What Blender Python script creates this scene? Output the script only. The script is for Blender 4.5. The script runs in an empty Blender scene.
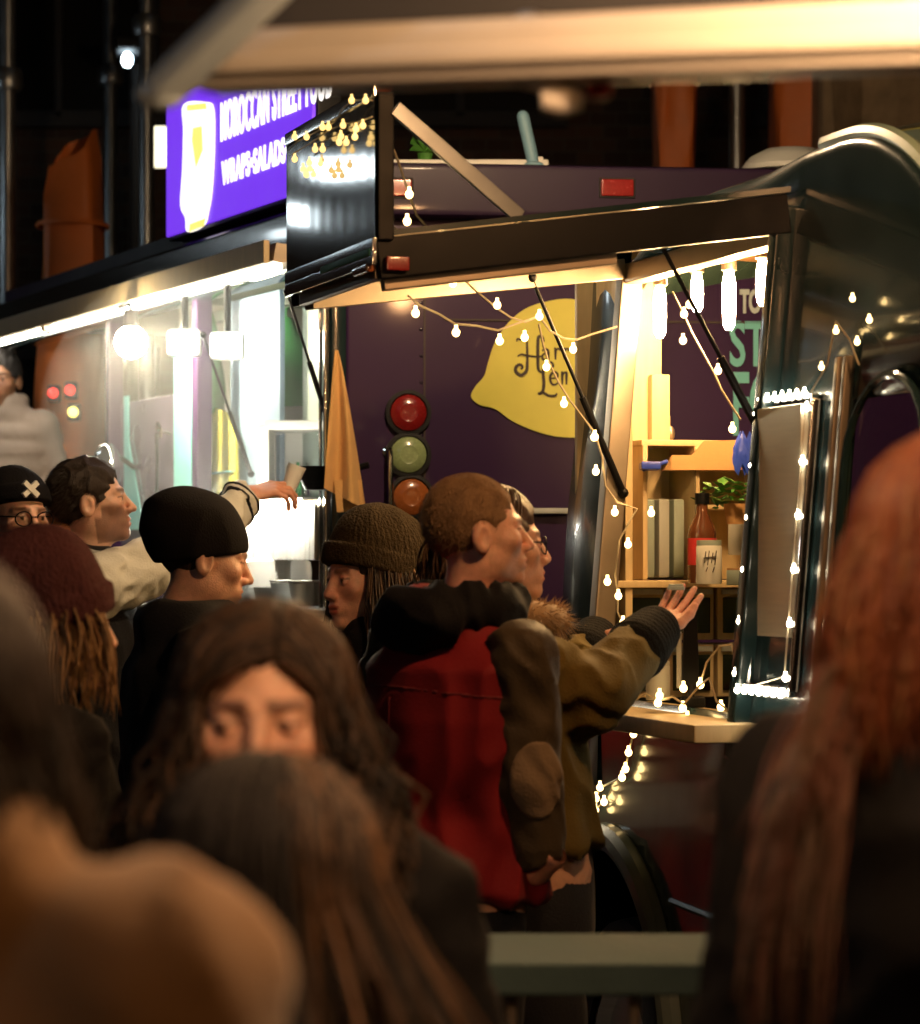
import bpy, bmesh, math, random
import numpy as np
from mathutils import Vector, Matrix
random.seed(7); rng = np.random.default_rng(7)
C = bpy.context.scene.collection
F, CX, HY, EYE = 3000.0, 460.0, 562.0, 1.6          # focal length in pixels, horizon row, eye height

def at(px, py, d):
    """a point of the place seen at pixel (px, py), d metres in front of the camera"""
    return Vector(((px-CX)/F*d, d, EYE+(HY-py)/F*d))

# ------------------------------------------------------------------ materials
def mat(name, col, rough=.55, metal=0., var=.18, vscale=6., bump=0., bscale=60., coat=0., emis=None, es=0., sss=0., vcol=False, spec=.5, stretch=None, sheen=0.):
    m = bpy.data.materials.new(name); m.use_nodes = True
    nt = m.node_tree; N = nt.nodes; L = nt.links; b = N['Principled BSDF']
    b.inputs['Roughness'].default_value = rough; b.inputs['Metallic'].default_value = metal
    b.inputs['Coat Weight'].default_value = coat; b.inputs['Coat Roughness'].default_value = .06
    b.inputs['Specular IOR Level'].default_value = spec
    if sheen: b.inputs['Sheen Weight'].default_value = sheen
    tc = N.new('ShaderNodeTexCoord'); mp = N.new('ShaderNodeMapping'); L.new(tc.outputs['Object'], mp.inputs['Vector'])
    if stretch: mp.inputs['Scale'].default_value = stretch
    if emis:
        b.inputs['Emission Color'].default_value = (*emis, 1); b.inputs['Emission Strength'].default_value = es
    n = N.new('ShaderNodeTexNoise'); n.inputs['Scale'].default_value = vscale; n.inputs['Detail'].default_value = 5
    L.new(mp.outputs[0], n.inputs['Vector'])
    mx = N.new('ShaderNodeMix'); mx.data_type = 'RGBA'
    mx.inputs[6].default_value = (*[c*(1-var) for c in col], 1); mx.inputs[7].default_value = (*[min(1, c*(1+var)) for c in col], 1)
    L.new(n.outputs['Fac'], mx.inputs[0]); out = mx.outputs[2]
    if vcol:
        at_ = N.new('ShaderNodeAttribute'); at_.attribute_name = 'col'
        m2 = N.new('ShaderNodeMix'); m2.data_type = 'RGBA'; m2.blend_type = 'MULTIPLY'; m2.inputs[0].default_value = 1
        L.new(out, m2.inputs[6]); L.new(at_.outputs['Color'], m2.inputs[7]); out = m2.outputs[2]
    L.new(out, b.inputs['Base Color'])
    mr = N.new('ShaderNodeMapRange'); mr.inputs['To Min'].default_value = max(.02, rough*.8); mr.inputs['To Max'].default_value = min(1, rough*1.25)
    L.new(n.outputs['Fac'], mr.inputs['Value']); L.new(mr.outputs[0], b.inputs['Roughness'])
    if sss:
        b.inputs['Subsurface Weight'].default_value = sss; b.inputs['Subsurface Radius'].default_value = (.012, .004, .002); b.inputs['Subsurface Scale'].default_value = 1.
    if bump:
        n2 = N.new('ShaderNodeTexNoise'); n2.inputs['Scale'].default_value = bscale; n2.inputs['Detail'].default_value = 6
        L.new(mp.outputs[0], n2.inputs['Vector'])
        bp = N.new('ShaderNodeBump'); bp.inputs['Strength'].default_value = bump; bp.inputs['Distance'].default_value = .01
        L.new(n2.outputs['Fac'], bp.inputs['Height']); L.new(bp.outputs[0], b.inputs['Normal'])
    return m

def glass_mat(name, tint=(1, 1, 1), refl=.9, rough=.02, ior=1.45):
    m = bpy.data.materials.new(name); m.use_nodes = True; nt = m.node_tree; N = nt.nodes; L = nt.links
    N.remove(N['Principled BSDF']); o = N['Material Output']
    t = N.new('ShaderNodeBsdfTransparent'); t.inputs[0].default_value = (*tint, 1)
    g = N.new('ShaderNodeBsdfGlossy'); g.inputs['Roughness'].default_value = rough; g.inputs[0].default_value = (refl, refl, refl, 1)
    fr = N.new('ShaderNodeFresnel'); fr.inputs['IOR'].default_value = ior
    x = N.new('ShaderNodeMixShader'); L.new(fr.outputs[0], x.inputs[0]); L.new(t.outputs[0], x.inputs[1]); L.new(g.outputs[0], x.inputs[2])
    L.new(x.outputs[0], o.inputs['Surface']); return m

def rib_mat(name, col, rough, scale, bump):
    """fuzzy knitted wool"""
    m = mat(name, col, rough, var=.35, vscale=40, spec=.08); nt = m.node_tree; N = nt.nodes; L = nt.links; b = N['Principled BSDF']
    tc = N.new('ShaderNodeTexCoord'); mp = N.new('ShaderNodeMapping'); mp.inputs['Scale'].default_value = (1, 1, .55); L.new(tc.outputs['Object'], mp.inputs[0])
    w = N.new('ShaderNodeTexVoronoi'); w.inputs['Scale'].default_value = scale; L.new(mp.outputs[0], w.inputs['Vector'])
    n = N.new('ShaderNodeTexNoise'); n.inputs['Scale'].default_value = 320; L.new(tc.outputs['Object'], n.inputs['Vector'])
    ad = N.new('ShaderNodeMath'); ad.operation = 'SUBTRACT'; L.new(n.outputs['Fac'], ad.inputs[0]); L.new(w.outputs['Distance'], ad.inputs[1])
    bp = N.new('ShaderNodeBump'); bp.inputs['Strength'].default_value = bump; bp.inputs['Distance'].default_value = .006
    L.new(ad.outputs[0], bp.inputs['Height']); L.new(bp.outputs[0], b.inputs['Normal'])
    return m

# ------------------------------------------------------------------ mesh helpers
def frame_of(d):
    d = Vector(d).normalized(); a = Vector((0, 0, 1)) if abs(d.z) < .9 else Vector((1, 0, 0))
    x = d.cross(a).normalized(); return x, x.cross(d).normalized(), d

def worldloc(p):
    v = Vector((0, 0, 0))
    while p is not None: v = v + p.location; p = p.parent
    return v

class MB:
    def __init__(s): s.v = []; s.f = []; s.boxy = False
    def add(s, vs, fs):
        o = len(s.v); s.v += [tuple(p) for p in vs]; s.f += [tuple(i+o for i in q) for q in fs]; return s
    def box(s, c, size, ax=None, bev=.004):
        """box with chamfered edges; ax: three unit axes"""
        s.boxy = True; h = [x/2 for x in size]; b = min(bev, min(h)*.6)
        A = ax or (Vector((1, 0, 0)), Vector((0, 1, 0)), Vector((0, 0, 1)))
        bm = bmesh.new(); bmesh.ops.create_cube(bm, size=2)
        for v in bm.verts: v.co = Vector((v.co.x*h[0], v.co.y*h[1], v.co.z*h[2]))
        if b > 0: bmesh.ops.bevel(bm, geom=list(bm.edges), offset=b, segments=2, profile=.5, affect='EDGES')
        bm.verts.index_update(); c = Vector(c)
        s.add([c + A[0]*v.co.x + A[1]*v.co.y + A[2]*v.co.z for v in bm.verts], [[v.index for v in f.verts] for f in bm.faces]); bm.free(); return s
    def bar(s, a, b, w, h=None, bev=.003, up=None):
        a, b = Vector(a), Vector(b); d = (b-a).normalized()
        if up is None: x, y, _ = frame_of(d)
        else: x = d.cross(Vector(up)).normalized(); y = x.cross(d).normalized()
        return s.box((a+b)/2, (w, h or w, (b-a).length), (x, y, d), bev)
    def tube(s, pts, r, n=8, cap=True):
        pts = [Vector(p) for p in pts]; m = len(pts); rr = r if hasattr(r, '__len__') else [r]*m
        vs = []; fs = []; x0 = None
        for i, p in enumerate(pts):
            d = (pts[min(i+1, m-1)]-pts[max(i-1, 0)])
            if d.length < 1e-9: d = Vector((0, 0, 1))
            d.normalize()
            if x0 is None: x0 = frame_of(d)[0]
            x = (x0 - d*x0.dot(d)); x = x.normalized() if x.length > 1e-6 else frame_of(d)[0]; y = d.cross(x); x0 = x
            for k in range(n):
                a = 2*math.pi*k/n; vs.append(p + (x*math.cos(a)+y*math.sin(a))*rr[i])
        for i in range(m-1):
            for k in range(n):
                fs.append((i*n+k, i*n+(k+1) % n, (i+1)*n+(k+1) % n, (i+1)*n+k))
        if cap: fs.append(tuple(range(n))[::-1]); fs.append(tuple((m-1)*n+k for k in range(n)))
        return s.add(vs, fs)
    def lathe(s, prof, c, n=24, axis=(0, 0, 1)):
        x, y, d = frame_of(axis); c = Vector(c); vs = []; fs = []
        for (r, z) in prof:
            for k in range(n):
                a = 2*math.pi*k/n; vs.append(c + d*z + (x*math.cos(a)+y*math.sin(a))*max(r, 1e-5))
        m = len(prof)
        for i in range(m-1):
            for k in range(n): fs.append((i*n+k, i*n+(k+1) % n, (i+1)*n+(k+1) % n, (i+1)*n+k))
        return s.add(vs, fs)
    def ball(s, c, r, n=12, m=8, ax=None):
        r = r if hasattr(r, '__len__') else (r, r, r); c = Vector(c)
        A = ax or (Vector((1, 0, 0)), Vector((0, 1, 0)), Vector((0, 0, 1)))
        vs = []; fs = []
        for i in range(m+1):
            t = math.pi*i/m
            for k in range(n):
                a = 2*math.pi*k/n; rs = max(math.sin(t), 1e-4)
                vs.append(c + A[0]*(r[0]*rs*math.cos(a)) + A[1]*(r[1]*rs*math.sin(a)) + A[2]*(r[2]*math.cos(t)))
        for i in range(m):
            for k in range(n): fs.append((i*n+k, (i+1)*n+k, (i+1)*n+(k+1) % n, i*n+(k+1) % n))
        return s.add(vs, fs)
    def prism(s, poly, ext):
        poly = [Vector(p) for p in poly]; e = Vector(ext); n = len(poly)
        return s.add(poly + [p+e for p in poly], [tuple(range(n))[::-1], tuple(range(n, 2*n))] + [(i, (i+1) % n, n+(i+1) % n, n+i) for i in range(n)])
    def grid(s, P, keep=None):
        a, b = len(P), len(P[0]); fs = []
        for i in range(a-1):
            for j in range(b-1):
                if keep is None or keep(i, j): fs.append((i*b+j, (i+1)*b+j, (i+1)*b+j+1, i*b+j+1))
        return s.add([p for r in P for p in r], fs)
    def build(s, name, m, parent=None, smooth=35, local=False, off=None):
        me = bpy.data.meshes.new(name); v = np.array(s.v, dtype=np.float64)
        base = Vector((0, 0, 0))
        if parent is not None:
            if not local: v = v - np.array(worldloc(parent))
        else:
            lo, hi = v.min(0), v.max(0); base = Vector(((lo[0]+hi[0])/2, (lo[1]+hi[1])/2, lo[2])); v = v - np.array(base)
        me.from_pydata(v.tolist(), [], s.f)
        if smooth:
            me.shade_smooth()
            if smooth < 170: me.set_sharp_from_angle(angle=math.radians(smooth))
        if m: me.materials.append(m)
        o = bpy.data.objects.new(name, me); C.objects.link(o); o.location = base
        if s.boxy and smooth: o.modifiers.new('normals', 'WEIGHTED_NORMAL').keep_sharp = True
        if parent is not None: o.parent = parent
        return o

def tag(o, label=None, cat=None, group=None, kind=None):
    if label: o['label'] = label
    if cat: o['category'] = cat
    if group: o['group'] = group
    if kind: o['kind'] = kind
    return o
def thing(name, label, cat, loc=(0, 0, 0), group=None):
    o = bpy.data.objects.new(name, None); C.objects.link(o); o.location = loc; o.empty_display_size = .1
    return tag(o, label, cat, group)
def copy_child(ch, parent):
    c = ch.copy(); C.objects.link(c); c.parent = parent
    for g in ch.children: copy_child(g, c)
    return c

def text_mb(txt, org, xdir, zdir, size, ext=.002, offset=0., xs=1., spacing=1.):
    cu = bpy.data.curves.new('t', 'FONT'); cu.body = txt; cu.size = size; cu.extrude = ext; cu.offset = offset; cu.space_character = spacing; cu.resolution_u = 4
    ob = bpy.data.objects.new('t', cu); C.objects.link(ob)
    me = bpy.data.meshes.new_from_object(ob.evaluated_get(bpy.context.evaluated_depsgraph_get()))
    x = Vector(xdir).normalized(); z = Vector(zdir).normalized(); y = x.cross(z)
    mb = MB(); mb.add([Vector(org) + x*(v.co.x*xs) + z*v.co.y + y*v.co.z for v in me.vertices], [tuple(p.vertices) for p in me.polygons])
    bpy.data.objects.remove(ob); bpy.data.curves.remove(cu); bpy.data.meshes.remove(me); return mb

def ray_plane(px, py, p0, nrm):
    o = Vector((0, 0, EYE)); d = (at(px, py, 1)-o); t = (Vector(p0)-o).dot(nrm)/d.dot(nrm); return o + d*t

M = {}
M['asphalt'] = mat('asphalt', (.045, .045, .048), .6, var=.4, vscale=3, bump=.5, bscale=220)
M['brick_dark'] = mat('brick_dark', (.09, .055, .04), .9, var=.5, vscale=2.5, bump=.4, bscale=30)
M['stone'] = mat('stone', (.26, .2, .13), .95, var=.6, vscale=9, bump=1, bscale=14)
M['slate'] = mat('slate', (.03, .03, .033), .7, var=.4, vscale=4)
M['orange_tarp'] = mat('orange_tarp', (.75, .2, .04), .5, var=.25, vscale=5, bump=.3, bscale=25)
M['pole'] = mat('pole_steel', (.3, .33, .36), .35, .9, var=.3, vscale=8)
M['purple'] = mat('purple_paint', (.028, .006, .050), .45, var=.3, vscale=3, coat=.12, spec=.3, bump=.03, bscale=30)
M['purple_deep'] = mat('purple_dark_paint', (.018, .007, .028), .5, var=.25, vscale=4, coat=.08, spec=.25)
M['van'] = mat('glossy_dark_paint', (.012, .028, .032), .2, var=.4, vscale=5, coat=.45, bump=.06, bscale=9)
M['van_roof'] = mat('roof_paint', (.025, .045, .038), .26, var=.7, vscale=6, coat=.7, bump=.12, bscale=9, stretch=(3, 3, .6))
M['black'] = mat('black_plastic', (.004, .004, .005), .45, var=.3, vscale=20, spec=.15)
M['rubber'] = mat('rubber', (.015, .015, .016), .75, var=.3, vscale=30, bump=.2)
M['chrome'] = mat('chrome', (.75, .76, .78), .12, 1., var=.1, vscale=10)
M['alu'] = mat('brushed_aluminium', (.6, .6, .6), .32, .95, var=.25, vscale=8, bump=.05, bscale=40, stretch=(1, 1, 14))
M['bronze'] = mat('bronze_aluminium', (.32, .26, .2), .4, .75, var=.25, vscale=10)
M['white_paint'] = mat('white_paint', (.76, .75, .7), .5, var=.08, vscale=5)
M['cream'] = mat('cream_wall', (.36, .44, .40), .5, var=.12, vscale=4)
M['pale_wood'] = mat('pale_plywood', (.55, .42, .23), .5, var=.22, vscale=6, stretch=(9, 9, .9), bump=.08, bscale=40)
M['wood'] = mat('warm_wood', (.36, .2, .09), .5, var=.35, vscale=7, stretch=(1, 1, 8), bump=.1)
M['lemon'] = mat('lemon_vinyl', (.72, .66, .11), .42, var=.08, vscale=14, bump=.05)
M['ink'] = mat('dark_ink', (.035, .022, .018), .5, var=.1)
M['cyan'] = mat('cyan_vinyl', (.16, .5, .52), .5, var=.1, vscale=20)
M['pale_letter'] = mat('pale_vinyl', (.42, .5, .52), .5, var=.1)
M['red_lens'] = mat('red_lens', (.24, .012, .012), .25, var=.3, vscale=120, coat=.8)
M['clear_lens'] = mat('clear_lens', (.28, .36, .17), .25, var=.3, vscale=120, coat=.8)
M['amber_lens'] = mat('amber_lens', (.34, .1, .025), .25, var=.3, vscale=120, coat=.8)
M['glass'] = glass_mat('clear_glass')
M['glass_dim'] = glass_mat('tinted_glass', (.55, .6, .6), .9)
M['tan_cloth'] = mat('tan_cloth', (.7, .4, .14), .8, var=.15, vscale=8, bump=.25, bscale=120, sheen=.2)
M['green'] = mat('green_plastic', (.04, .25, .08), .4, var=.3, vscale=10)
M['leaf'] = mat('leaf', (.06, .2, .03), .45, var=.4, vscale=20)
M['card'] = mat('cardboard', (.42, .23, .09), .8, var=.15, vscale=9, bump=.1)
M['blue'] = mat('blue_plastic', (.02, .05, .4), .35, var=.3, vscale=20)
M['red'] = mat('red_plastic', (.55, .03, .025), .4, var=.2, vscale=10)
M['rail'] = mat('painted_rail', (.075, .115, .11), .85, 0, var=.4, vscale=9, bump=.25, bscale=50, spec=.12)
M['beam'] = mat('gazebo_aluminium', (.62, .58, .52), .38, .25, var=.12, vscale=6)
M['bluebar'] = mat('blue_grey_paint', (.2, .38, .5), .5, var=.2)
M['wire'] = mat('wire', (.5, .42, .3), .4, .3, var=.2)
M['sil'] = mat('shade_glass', (.5, .52, .5), .5, var=.2)
def emi(name, col, s): return mat(name, (.8, .8, .8), .4, emis=col, es=s, var=.02)
M['fairy'] = emi('fairy_bulb', (1, .66, .25), 8)
M['fairy_gold'] = emi('fairy_bulb_gold', (1, .64, .2), 1.6)
M['fairy_cool'] = emi('fairy_bulb_pale', (1, .86, .6), 40)
M['fil'] = emi('edison_glow', (1, .60, .25), 430)
M['globe'] = emi('lamp_globe', (1, .83, .55), 420)
M['flood'] = emi('flood_face', (.97, 1, .86), 42)
M['led'] = emi('led_strip', (1, .93, .76), 36)
M['street'] = emi('street_led', (.7, .9, 1), 25)
M['festoon_low'] = emi('festoon_bulb_low', (1, .48, .18), 480)
M['festoon_pale'] = emi('festoon_bulb_pale', (1, .68, .38), 900)
M['festoon'] = emi('festoon_bulb', (1, .5, .2), 620)
M['shelf_led'] = emi('shelf_led', (1, .94, .78), 130)
M['tube'] = emi('tube_lamp', (.82, .95, 1), 13)
M['sign_purple'] = mat('sign_purple', (.12, .03, .5), .5, emis=(.17, .035, .8), es=.95, var=.05)
M['sign_white'] = mat('sign_white', (.8, .8, .8), .5, emis=(1, .95, .9), es=1.25, var=.02)
M['sign_yellow'] = mat('sign_yellow', (.8, .7, .2), .5, emis=(1, .8, .18), es=1.0, var=.02)
M['spark_red'] = mat('red_indicator', (.2, .01, .01), .4, emis=(1, .05, .04), es=1.6)
M['spark_yellow'] = mat('yellow_indicator', (.2, .15, .02), .4, emis=(1, .8, .2), es=2.5)
M['window_lit'] = emi('window_glow', (1, .9, .6), 2.2)

# ------------------------------------------------------------------ setting: ground, buildings
g = MB(); g.box((0, 30, -.1), (160, 160, .2), bev=0)
tag(g.build('ground', M['asphalt'], None), kind='structure')
k = MB(); k.box((0, 14.9, .06), (40, .3, .12), bev=.02); tag(k.build('kerb', M['stone'], None), kind='structure')

def brick_material():
    m = mat('brickwork', (.08, .05, .035), .9, bump=.3); nt = m.node_tree; N = nt.nodes; L = nt.links; b = N['Principled BSDF']
    tc = N.new('ShaderNodeTexCoord'); mp = N.new('ShaderNodeMapping'); mp.inputs['Rotation'].default_value = (math.radians(90), 0, 0)
    br = N.new('ShaderNodeTexBrick'); br.inputs['Scale'].default_value = 3.2
    br.inputs['Color1'].default_value = (.1, .052, .034, 1); br.inputs['Color2'].default_value = (.05, .03, .024, 1); br.inputs['Mortar'].default_value = (.09, .08, .065, 1); br.inputs['Mortar Size'].default_value = .012
    L.new(tc.outputs['Object'], mp.inputs[0]); L.new(mp.outputs[0], br.inputs[0]); L.new(br.outputs[0], b.inputs['Base Color']); return m
M['brickwork'] = brick_material()
B = thing('brick_building', 'dark brick building with unlit windows behind the food trucks', 'building', (0, 18, 0))
b = MB(); b.box((0, 20, 5.5), (26, 4, 11), bev=.02); b.build('wall', M['brickwork'], B)
for i in range(9):
    for j in range(2):
        x = -9.6+2.4*i; z = 1.9+3.3*j
        f = MB()
        for (dx, dz, sx, sz) in ((-.55, 0, .09, 1.9), (.55, 0, .09, 1.9), (0, .95, 1.19, .09), (0, -.95, 1.3, .1), (0, 0, .05, 1.9), (0, .2, 1.05, .05)): f.box((x+dx, 17.96, z+dz), (sx, .1, sz), bev=.01)
        w = f.build('window', M['slate'], B)
        p = MB(); p.box((x, 17.985, z), (1.06, .02, 1.86), bev=0); p.build('pane', M['black'] if (i, j) != (1, 1) else M['black'], w)
# scaffolding poles and orange sheeting in front of the building
def pole(x, y, z1, label, r=.035):
    m = MB(); m.tube([(x, y, 0), (x, y, z1*.5), (x, y, z1)], r, 12); m.lathe([(r*1.6, -.05), (r*1.9, -.03), (r*1.9, .03), (r*1.6, .05)], (x, y, z1*.62), 12); m.lathe([(r*2.6, 0), (r*2.6, .012), (0, .013)], (x, y, .001), 12)
    return tag(m.build('scaffold_pole', M['pole'], None), label, 'pole', 'scaffold poles before the brick building')
pole(-1.99, 13.2, 6, 'steel scaffold pole just beside the tall orange wrapped column')
pole(-1.42, 13.6, 6.5, 'dark scaffold pole standing between the orange column and the lit purple sign')
pole(1.2, 13.0, 6, 'bluish scaffold pole between two orange sheets behind the dark van roof')
pole(-1.75, 15.0, 6.5, 'dim scaffold pole partly behind the tall orange wrapped column')
def tarp(x0, x1, y, z0, z1, label, seed, dep=.22):
    r = np.random.default_rng(seed); P = []; nz = 26; nx = 30
    for i in range(nz+1):
        z = z0+(z1-z0)*i/nz; row = []
        for j in range(nx):
            a = 2*math.pi*j/nx; ca, sa = math.cos(a), math.sin(a)
            sx = np.sign(ca)*abs(ca)**.5; sy = np.sign(sa)*abs(sa)**.5
            puck = .86+.1*math.sin(3.1*z+seed)+.05*math.sin(5*a+4*z)+.03*math.sin(11*a-7*z)
            if i == nz: puck *= .8
            row.append(Vector(((x0+x1)/2+(x1-x0)/2*sx*puck, y+dep*sy*puck, z+.1*math.sin(a+seed)*(i/nz))))
        row.append(row[0]); P.append(row)
    m = MB(); m.grid(P)
    for q in (.3, .6, .9):
        z = z0+(z1-z0)*q; m.tube([Vector(((x0+x1)/2+(x1-x0)/2*.97*math.cos(t), y+dep*.97*math.sin(t), z)) for t in np.linspace(0, 6.283, 20)], .012, 6)
    return tag(m.build('tarpaulin', M['orange_tarp'], None, 60), label, 'tarpaulin', 'orange sheeting round the scaffold')
tarp(-1.86, -1.55, 13.2, .0, 3.42, 'tall orange tarpaulin wrapped round a column beyond the lit awning', 1)
tarp(.83, 1.03, 13.0, 2.0, 3.85, 'narrow orange tarpaulin above the red marker light of the purple truck', 2)
tarp(1.34, 1.66, 13.0, 2.0, 3.9, 'orange tarpaulin hung behind the white roof vent', 3)
tarp(-.42, -.28, 12.6, 3.6, 4.9, 'small orange sheet hanging above the gazebo beam', 4)
# stone wall piece behind the van roof
m = MB(); P = []
for i in range(20):
    P.append([Vector((1.55+.12*j+random.uniform(-.03, .03), 12.4+random.uniform(-.09, .09), 1.2+.18*i+random.uniform(-.04, .04))) for j in range(22)])
m.grid(P); m.box((2.85, 12.75, 2.6), (2.7, .5, 5.2), bev=.05)
tag(m.build('stone_wall', M['stone'], None, 20), 'rough sandstone wall rising beyond the dark van roof', 'wall')
# plastic crowd barriers at the far left
def barrier(x, y, label):
    t = thing('road_barrier', label, 'barrier', (x, y, 0), 'red plastic barriers by the truck'); m = MB()
    for z in (.15, .98): m.box((x, y, z), (1.1, .1, .14), bev=.03)
    for i in range(7): m.box((x-.5+i*.166, y, .56), (.06, .07, .75), bev=.015)
    m.build('panel', M['red'], t)
    for s in (-.4, .4):
        q = MB(); q.box((x+s, y, .05), (.14, .5, .1), bev=.02); q.build('foot', M['rubber'], t)
    q = MB(); q.box((x, y-.056, .74), (.8, .012, .16), bev=.004); q.build('reflector', M['white_paint'], t)
barrier(-1.45, 9.9, 'red plastic barrier with a white strip beside the man in the white sleeved jacket')
barrier(-2.65, 9.9, 'red plastic barrier behind the person with glasses')
# ------------------------------------------------------------------ purple food truck
TC = Vector((-.345, 9.0, 0)); tr = Vector((1, .12, 0)).normalized(); tn = Vector((.12, -1, 0)).normalized()
tl = Vector((-.42, 1, 0)).normalized(); tsn = Vector((-.922, -.387, 0)).normalized(); UP = Vector((0, 0, 1))
def R_(a, z, out=0.): return TC + tr*a + tn*out + UP*z          # on the rear face
def S_(s, z, out=0.): return TC + tl*s + tsn*out + UP*z         # on the serving side
TRUCK = thing('food_truck', 'tall purple food truck with a yellow lemon sign and lit serving hatch', 'food truck', R_(1.0, 0, -1.5))
RA = (tr, tn*-1, UP); SA = (tl, tsn*-1, UP)
# body shell: rear wall, roof slab, serving side frame, floor, inner walls
m = MB(); m.box(R_(1.2, 1.58, -.03), (2.4, .06, 2.4), RA, .015); rear = m.build('rear_wall', M['purple'], TRUCK)
m = MB()
for a in (.24, .82, 1.42, 2.0): m.box(R_(a, 1.55, .001), (.006, .006, 2.0), RA, 0)
m.box(R_(1.3, 2.33, .002), (2.0, .006, .006), RA, 0); m.build('seam', M['ink'], rear)
m = MB(); m.box(R_(1.15, 2.71, .02), (2.34, .16, .16), RA, .02); m.build('roof_edge', M['purple_deep'], TRUCK)
m = MB()
for z in (2.58, 2.555, 2.53): m.box(R_(1.15, z, .012), (2.3, .03, .012), RA, .004)
m.box(R_(1.15, 2.6, .0), (2.3, .05, .05), RA, .008); m.build('drip_rail', M['purple'], TRUCK)
m = MB(); pl = [R_(.0, 2.66, -.05), R_(2.35, 2.66, -.05), S_(4.2, 2.66, -2.3), S_(4.2, 2.66, -.02)]; m.prism(pl, (0, 0, .1)); m.build('roof', M['purple_deep'], TRUCK)
m = MB(); pl = [R_(.05, .55, -.07), R_(2.3, .55, -.07), S_(4.2, .55, -2.3), S_(4.2, .55, -.07)]; m.prism(pl, (0, 0, .3)); m.build('floor', M['slate'], TRUCK)
# lower side wall below the hatch, pillars
m = MB(); m.box(S_(2.1, .95, -.03), (4.2, .06, 1.0), SA, .012); m.build('side_wall', M['purple'], TRUCK)
m = MB(); m.box(S_(2.1, 2.60, -.01), (4.2, .10, .2), SA, .02); m.build('side_cornice', M['van'], TRUCK)
m = MB(); m.box(S_(.05, 1.98, .0), (.09, .09, 1.06), SA, .03); m.build('corner_post', M['van'], TRUCK)
m = MB(); m.box(S_(.035, 1.98, .049), (.012, .012, 1.04), SA, .005); m.box(S_(.08, 1.98, .049), (.008, .01, 1.04), SA, .004); m.build('post_strip', M['chrome'], TRUCK)
m = MB(); m.box(S_(1.455, 1.98, -.02), (.06, .06, 1.06), SA, .01); m.build('pillar', M['purple'], TRUCK)
m = MB(); m.box(S_(.93, 1.95, -.25), (.16, .05, 1.1), SA, .01); m.build('inner_pillar', M['cream'], TRUCK)
# inner walls and ceiling
m = MB(); m.box(S_(2.1, 1.7, -1.7), (4.1, .03, 1.9), SA, 0); m.build('inner_wall', M['cream'], TRUCK)
m = MB(); m.box(S_(2.6, 1.7, -1.0), (.03, 1.4, 1.9), SA, 0); m.build('partition', M['sil'], TRUCK)
m = MB(); m.box(S_(2.15, 2.60, -.85), (4.0, 1.4, .02), SA, 0); m.box(S_(1.4, 2.53, -.4), (2.4, .04, .04), SA, .005); m.box(S_(1.4, 2.53, -1.), (2.4, .04, .04), SA, .005); m.build('ceiling', M['cream'], TRUCK)
m = MB()
for i in range(10):
    s0 = .1+.14*i; m.tube([S_(s0, 2.36, -.5), S_(s0+.07, 2.46, -.5), S_(s0+.14, 2.36, -.5)], .006, 6)
for z in (2.36, 2.46): m.tube([S_(.1, z, -.5), S_(1.5, z, -.5)], .009, 8)
m.build('truss', M['sil'], TRUCK)
# glazed bay with cyan stripe and C handle beyond the pillar
m = MB(); m.box(S_(2.05, 1.75, -.05), (.9, .03, .9), SA, .005); bay = m.build('door', mat('grey_purple_door', (.16, .13, .19), .25, var=.5, vscale=3, coat=.6), TRUCK)
m = MB(); m.box(S_(1.60, 1.86, .0), (.2, .012, 1.0), SA, .003); m.build('stripe', M['cyan'], bay)
m = MB(); zz = S_(1.82, 1.9, .0); m.prism([S_(2.42, 2.22, -.028), S_(2.36, 2.22, -.028), S_(2.36, 2.05, -.028), S_(2.16, 1.72, -.028), S_(2.42, 1.72, -.028)], tsn*.004); m.build('shark_fin', M['cyan'], bay)
m = MB(); m.tube([S_(1.85, 2.06, -.03), S_(1.85, 2.075, .02), S_(1.81, 2.09, .03), S_(1.77, 2.07, .03), S_(1.77, 2.04, .03)], .008, 8); m.tube([S_(1.85, 2.06, .02), S_(1.85, 1.79, .02), S_(1.84, 1.765, .025), S_(1.81, 1.755, .03), S_(1.77, 1.77, .03), S_(1.77, 1.80, .03)], .008, 8); m.build('handle', M['chrome'], bay)
m = MB(); m.box(S_(2.53, 1.95, -.02), (.05, .06, 1.2), SA, .01); m.build('far_pillar', M['purple'], TRUCK)
# round glossy mirror ball on an arm by the door
m = MB(); c0 = S_(2.15, 1.94, .12); m.ball(c0, (.09, .05, .095), 24, 16, SA); mir = m.build('mirror', M['chrome'], TRUCK)
m = MB(); m.tube([S_(2.3, 1.95, -.03), S_(2.25, 2.0, .06), S_(2.15, 2.03, .12)], .01, 8); m.build('mirror_arm', M['black'], mir)
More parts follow.
